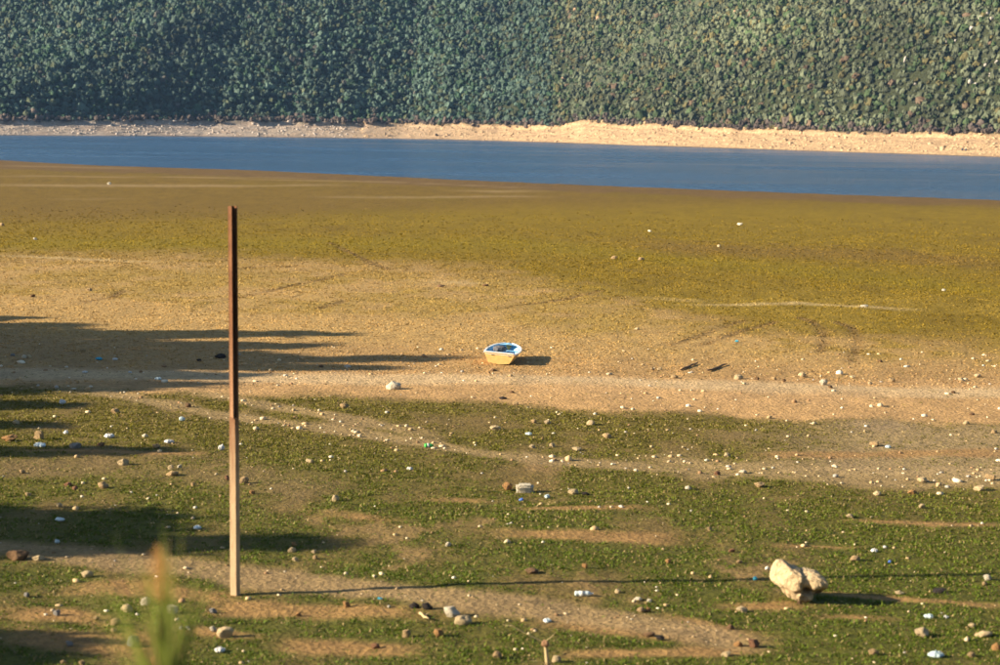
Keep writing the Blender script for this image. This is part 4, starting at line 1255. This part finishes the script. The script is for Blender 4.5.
# ------------------------------------------------------------------ far side details
def far_rock(px, py, w, h, label, col=(0.42, 0.385, 0.34), group=None, name='rock_outcrop', cat='rock'):
    x, y, z = hill_spot(px, py); k = ppm(y)
    rr = random.Random(int(px)); o = put(name, ROCKS[rr.randrange(14)])
    o.location = (x, y - 0.4, z + h / k * 0.5)
    o.scale = (w / k / 2, w / k / 2.2, h / k * 0.75); o.rotation_euler = (0.3, rr.uniform(-.4, .4), rr.uniform(0, 3))
    o.color = (*col, 1); tag(o, label, cat, group)
for px, py, w, h, lab in ((982, 21, 12, 6, 'widest white rock outcrop high on the right of the far hill'), (992, 20, 8, 4, 'flat white rock right of the widest outcrop at the picture edge'),
                          (987, 17, 6, 4, 'white rock on top of the widest outcrop at the right'), (971, 33, 7, 6, 'white rock below the widest outcrop'), (965, 35, 4, 3, 'small pale rock left of the one below the widest outcrop'),
                          (941, 40, 6, 6, 'white rock at the upper end of the slanting outcrop'), (946, 45, 5, 5, 'white rock at the lower end of the slanting outcrop'),
                          (955, 43, 3, 3, 'small white rock right of the slanting outcrop'), (926, 57, 4, 4, 'small bright white rock alone left of the slanting outcrop'),
                          (905, 63, 4, 8, 'upright white rock on the right part of the far hill'), (933, 6, 4, 3, 'little white rock near the top edge of the picture'),
                          (970, 85, 7, 5, 'white rock low on the right part of the far hill'), (975, 88, 5, 3, 'pale rock touching the low white rock'), (985, 66, 5, 4, 'tan rock near the right edge, middle of the far hill'),
                          (971, 70, 6, 3, 'flat pale rock left of the tan one near the right edge'), (990, 78, 6, 4, 'pale rock near the right edge, above the low white one'),
                          (996, 64, 5, 4, 'grey pale rock cut by the right edge'), (860, 70, 3, 2, 'tiny pale rock left of the upright one'), (915, 85, 5, 3, 'pale rock low on the hill left of the low white one'),
                          (942, 57, 4, 4, 'pale rock between the slanting outcrop and the low white rock')):
    far_rock(px, py, w * .75, h * .75, lab)
for px, py, w, h, lab in ((575, 12, 5, 3, 'orange bare rock in the trees at the top middle of the hill'), (735, 15, 5, 4, 'orange bare rock near the top of the gully'), (598, 21, 6, 3, 'orange bare patch of rock left of the gully'),
                          (563, 81, 6, 3, 'pale orange rock low in the trees above the shore, middle'), (485, 80, 4, 2, 'small tan rock low in the trees left of the middle')):
    far_rock(px, py, w, h, lab, (0.50, 0.32, 0.20))
def far_stones():
    rng = np.random.default_rng(21)
    base = bmesh.new(); bmesh.ops.create_icosphere(base, subdivisions=1, radius=1)
    bv = np.array([v.co[:] for v in base.verts]); bf = np.array([[v.index for v in f.verts] for f in base.faces]); base.free()
    V, F, C = [], [], []; n0 = 0
    n = 3600
    xs = rng.uniform(-250, 190, n); ss = rng.uniform(2, 38, n)
    z, e = hill_height(xs, ss); y = far_shore_y(xs) + ss
    for i in range(n):
        if ss[i] > e[i] + 2: continue
        left = xs[i] < -60
        r = min(rng.gamma(2, 0.11) + 0.1, 0.7)
        if ss[i] > e[i] - 2: r *= 1.25
        v = bv * (1 + rng.uniform(-.3, .3, (len(bv), 1))) * np.array((r * rng.uniform(.8, 1.6), r, r * rng.uniform(.5, .9)))
        a = rng.uniform(0, 6.28); ca, sa = math.cos(a), math.sin(a)
        v = np.stack([v[:, 0] * ca - v[:, 1] * sa, v[:, 0] * sa + v[:, 1] * ca, v[:, 2]], -1) + (xs[i], y[i], z[i])
        V.append(v); F.append(bf + n0); n0 += len(bv)
        t = np.array((0.45, 0.38, 0.32)) if left else np.array((0.48, 0.33, 0.19))
        t = t * rng.uniform(0.55, 1.1)
        C.append(np.broadcast_to(t, v.shape))
    me = mesh_np('shore_rubble', np.concatenate(V), np.concatenate(F), M_PEB, np.concatenate(C))
    tag(put('shore_rubble', me), 'pale rubble and stones strewn over the far shore', 'rubble', kind='stuff')
far_stones()
def post_far(px, py, h, w, col, label, name='post', cat='post'):
    x, y, z = hill_spot(px, py); k = ppm(y)
    bm = bmesh.new(); H = h / k; r = w / k / 2
    tube(bm, [(0, 0, -0.2), (0, 0, H * 0.6), (0.05, 0, H)], [r, r * 0.85, r * 0.6], 8)
    o = from_bm(name, bm, m_plain('far_' + name, col), None); o.location = (x, y, z); tag(o, label, cat)
post_far(385.5, 135.5, 3.2, 1.4, (0.04, 0.035, 0.03), 'tiny dark stump upright at the far waterline left of the middle', 'stump', 'stump')
post_far(577, 120, 3.2, 2.2, (0.75, 0.74, 0.70), 'tiny white marker on the sandy bluff of the far shore', 'marker', 'marker')
far_rock(436.5, 136, 4, 2, 'tiny dark rock at the far waterline near the middle', (0.05, 0.04, 0.035), None, 'stone', 'stone')
far_rock(962, 152, 3, 2.5, 'tiny dark grey rock at the far waterline near the right edge, left of two', (0.06, 0.07, 0.09), None, 'stone', 'stone')
far_rock(965.5, 151.5, 3, 2, 'tiny dark rock at the far waterline near the right edge, right of two', (0.06, 0.07, 0.09), None, 'stone', 'stone')

# ------------------------------------------------------------------ pebbles and turf of the near ground
def world_samples(n, y0, y1, rng, p=1.0):
    u = rng.random(n)
    y = (y0 ** (1 + p) + u * (y1 ** (1 + p) - y0 ** (1 + p))) ** (1 / (1 + p))
    x = rng.uniform(-1.12, 1.12, n) * (0.262 * y + 1.0)
    return x, y
def build_pebbles():
    rng = np.random.default_rng(31)
    base = bmesh.new(); bmesh.ops.create_icosphere(base, subdivisions=1, radius=1)
    bv = np.array([v.co[:] for v in base.verts]); bf = np.array([[v.index for v in f.verts] for f in base.faces]); base.free()
    x, y = world_samples(60000, 29.5, 74, rng, 0.6)
    Z = Zones(x, y)
    st = np.maximum(Z.streak([(60, 386), (130, 396), (220, 414), (300, 424), (400, 438), (480, 453), (560, 461), (700, 470), (850, 476), (1040, 478)], .014, 0.4),
                    Z.streak([(190, 391), (260, 402), (330, 416), (430, 434)], .013, 0.5))
    st = np.maximum(st, Z.streak([(640, 462), (760, 470), (900, 478), (1040, 480)], .028, 0.4))
    gp = Z.streak([(-60, 546), (0, 548), (100, 556), (200, 568), (330, 584), (450, 598), (560, 612), (650, 626), (760, 644)], .020, 0.35)
    trk = Z.streak([(-40, 366), (250, 371), (600, 376), (1060, 384)], .02, 0.4)
    clump = sst(0.0, 0.25, fbm(x / 2.5, y / 4, 52, 3))
    w = 0.010 + 0.026 * clump + 0.09 * st + 0.08 * gp + 0.02 * trk
    k = rng.random(len(x)) < w
    x, y, st, gp = x[k], y[k], st[k], gp[k]
    n = len(x)
    r = np.clip(rng.gamma(1.8, 0.0105, n) + 0.010, 0, 0.085) * (1 + 0.1 * (st > .3)) * (1 + (y - 40) / 70) * np.where(gp > .3, 0.7, 1)
    z = grid_height(x, y)
    fl = rng.uniform(.5, .9, n)
    a = rng.uniform(0, 6.28, n); ca, sa = np.cos(a)[:, None], np.sin(a)[:, None]
    v = bv[None] * (1 + rng.uniform(-.28, .28, (n, len(bv), 1)))
    vx = v[..., 0] * rng.uniform(.9, 1.6, n)[:, None]; vy = v[..., 1]; vz = v[..., 2] * fl[:, None]
    V = np.stack([vx * ca - vy * sa, vx * sa + vy * ca, vz], -1) * r[:, None, None] + np.stack([x, y, z + r * fl * 0.35], -1)[:, None]
    F = bf[None] + (np.arange(n) * len(bv))[:, None, None]
    pal = np.array(((0.60, 0.47, 0.29), (0.50, 0.35, 0.18), (0.66, 0.58, 0.44), (0.30, 0.18, 0.09), (0.40, 0.36, 0.30)))
    t = pal[rng.choice(5, n, p=(.36, .28, .14, .14, .08))] * rng.uniform(.75, 1.1, (n, 1))
    t = np.where((gp > .3)[:, None], t * 0.72, t)
    C = np.repeat(t, len(bv), axis=0)
    me = mesh_np('scattered_pebbles', V.reshape(-1, 3), F.reshape(-1, 3), M_PEB, C)
    tag(put('scattered_pebbles', me), 'pebbles strewn over the meadow, the gravel path and the stony strips', 'pebbles', kind='stuff')
    print('pebbles', n)
build_pebbles()
def build_turf():
    rng = np.random.default_rng(41)
    x, y = world_samples(360000, 29.5, 74, rng, 0.3)
    _, g, _ = ground_colour(x, y)
    k = rng.random(len(x)) < np.clip(g * 0.85 + 0.04, 0, 1) * sst(-0.25, 0.35, fbm(x / 0.28, y / 0.28, 61, 2) + 0.1)
    x, y, g = x[k], y[k], g[k]
    n = len(x); z = grid_height(x, y)
    V, C = [], []
    B = 3
    for b in range(B):
        a = rng.uniform(0, 6.28, n)
        h = rng.gamma(3, 0.0072, n) * (0.5 + 0.7 * g); w = rng.uniform(0.010, 0.022, n) * (1 + (y - 30) / 35)
        ox, oy = rng.normal(0, .03, n), rng.normal(0, .03, n)
        lx, ly = rng.normal(0, .03, n), rng.normal(0, .03, n)
        bx, by = x + ox, y + oy
        dx, dy = np.cos(a) * w, np.sin(a) * w
        V.append(np.stack([np.stack([bx - dx, by - dy, z - .005], -1), np.stack([bx + dx, by + dy, z - .005], -1), np.stack([bx + lx, by + ly, z + h], -1)], 1))
        far = sst(36, 58, y)[:, None]
        base = (1 - far) * np.array((0.086, 0.122, 0.008)) + far * np.array((0.140, 0.122, 0.014))
        t = base * rng.uniform(.65, 1.35, (n, 1))
        dry = rng.random(n) < 0.18 + 0.3 * (g < .4)
        t[dry] = np.array((0.30, 0.22, 0.09)) * rng.uniform(.7, 1.1, (dry.sum(), 1))
        C.append(np.repeat(t[:, None], 3, axis=1))
    V = np.concatenate(V).reshape(-1, 3); C = np.concatenate(C).reshape(-1, 3)
    me = mesh_np('meadow_grass', V, np.arange(len(V)).reshape(-1, 3), M_TUFT, C)
    tag(put('meadow_grass', me), 'short grazed grass growing in patches over the near lake bed', 'grass', kind='stuff')
    print('turf', n)
build_turf()
def build_herbs():
    """low dried weeds that speckle the sand and moss"""
    rng = np.random.default_rng(43)
    x, y = world_samples(150000, 60, 200, rng, 0.2)
    Z = Zones(x, y)
    k = (Z.below([(0, 384), (500, 384), (1000, 395)], .01, .01) < .5) & (rng.random(len(x)) < 0.35 + 0.6 * sst(-.1, .2, Z.n2)) & (y < near_shore_y(x) - 12)
    trk = Z.streak([(-40, 373), (150, 375), (250, 377), (500, 379), (700, 385), (850, 391), (1060, 393)], .022, .2)
    k &= rng.random(len(x)) > trk
    k &= rng.random(len(x)) > sst(95, 190, y)
    x, y = x[k], y[k]; n = len(x); z = grid_height(x, y)
    V, C = [], []
    for b in range(3):
        a = rng.uniform(0, 6.28, n); h = rng.uniform(.012, .05, n) * (1 + (y - 60) / 150); w = rng.uniform(.02, .05, n) * (1 + (y - 60) / 90)
        dx, dy = np.cos(a) * w, np.sin(a) * w
        bx, by = x + rng.normal(0, .05, n), y + rng.normal(0, .05, n)
        V.append(np.stack([np.stack([bx - dx, by - dy, z - .01], -1), np.stack([bx + dx, by + dy, z - .01], -1), np.stack([bx + rng.normal(0, .03, n), by, z + h], -1)], 1))
        col, _, _ = ground_colour(x, y)
        C.append(np.repeat((col * rng.uniform(.8, 1.3, (n, 1)))[:, None], 3, axis=1))
    V = np.concatenate(V).reshape(-1, 3); C = np.concatenate(C).reshape(-1, 3)
    me = mesh_np('low_weeds', V, np.arange(len(V)).reshape(-1, 3), M_TUFT, C)
    tag(put('low_weeds', me), 'tiny weeds and clods speckling the dried lake bed beyond the track', 'weeds', kind='stuff')
build_herbs()

# ------------------------------------------------------------------ air
def haze():
    bm = bmesh.new(); bmesh.ops.create_cube(bm, size=1)
    me = bpy.data.meshes.new('haze'); bm.to_mesh(me); bm.free()
    m = bpy.data.materials.new('haze'); m.use_nodes = True; nt = m.node_tree
    nt.nodes.remove(nt.nodes['Principled BSDF'])
    v = nt.nodes.new('ShaderNodeVolumePrincipled')
    v.inputs['Color'].default_value = HAZE_COL
    v.inputs['Density'].default_value = HAZE_DENS
    nt.links.new(v.outputs[0], nt.nodes['Material Output'].inputs['Volume'])
    me.materials.append(m)
    o = put('haze', me, None, (0, 1200, 120)); o.scale = (3400, 4000, 290)
    tag(o, 'thin blue haze over the lake and the hillside', 'haze', kind='stuff')
HAZE_COL = (0.30, 0.55, 1.0, 1)
HAZE_DENS = 0.00006
haze()
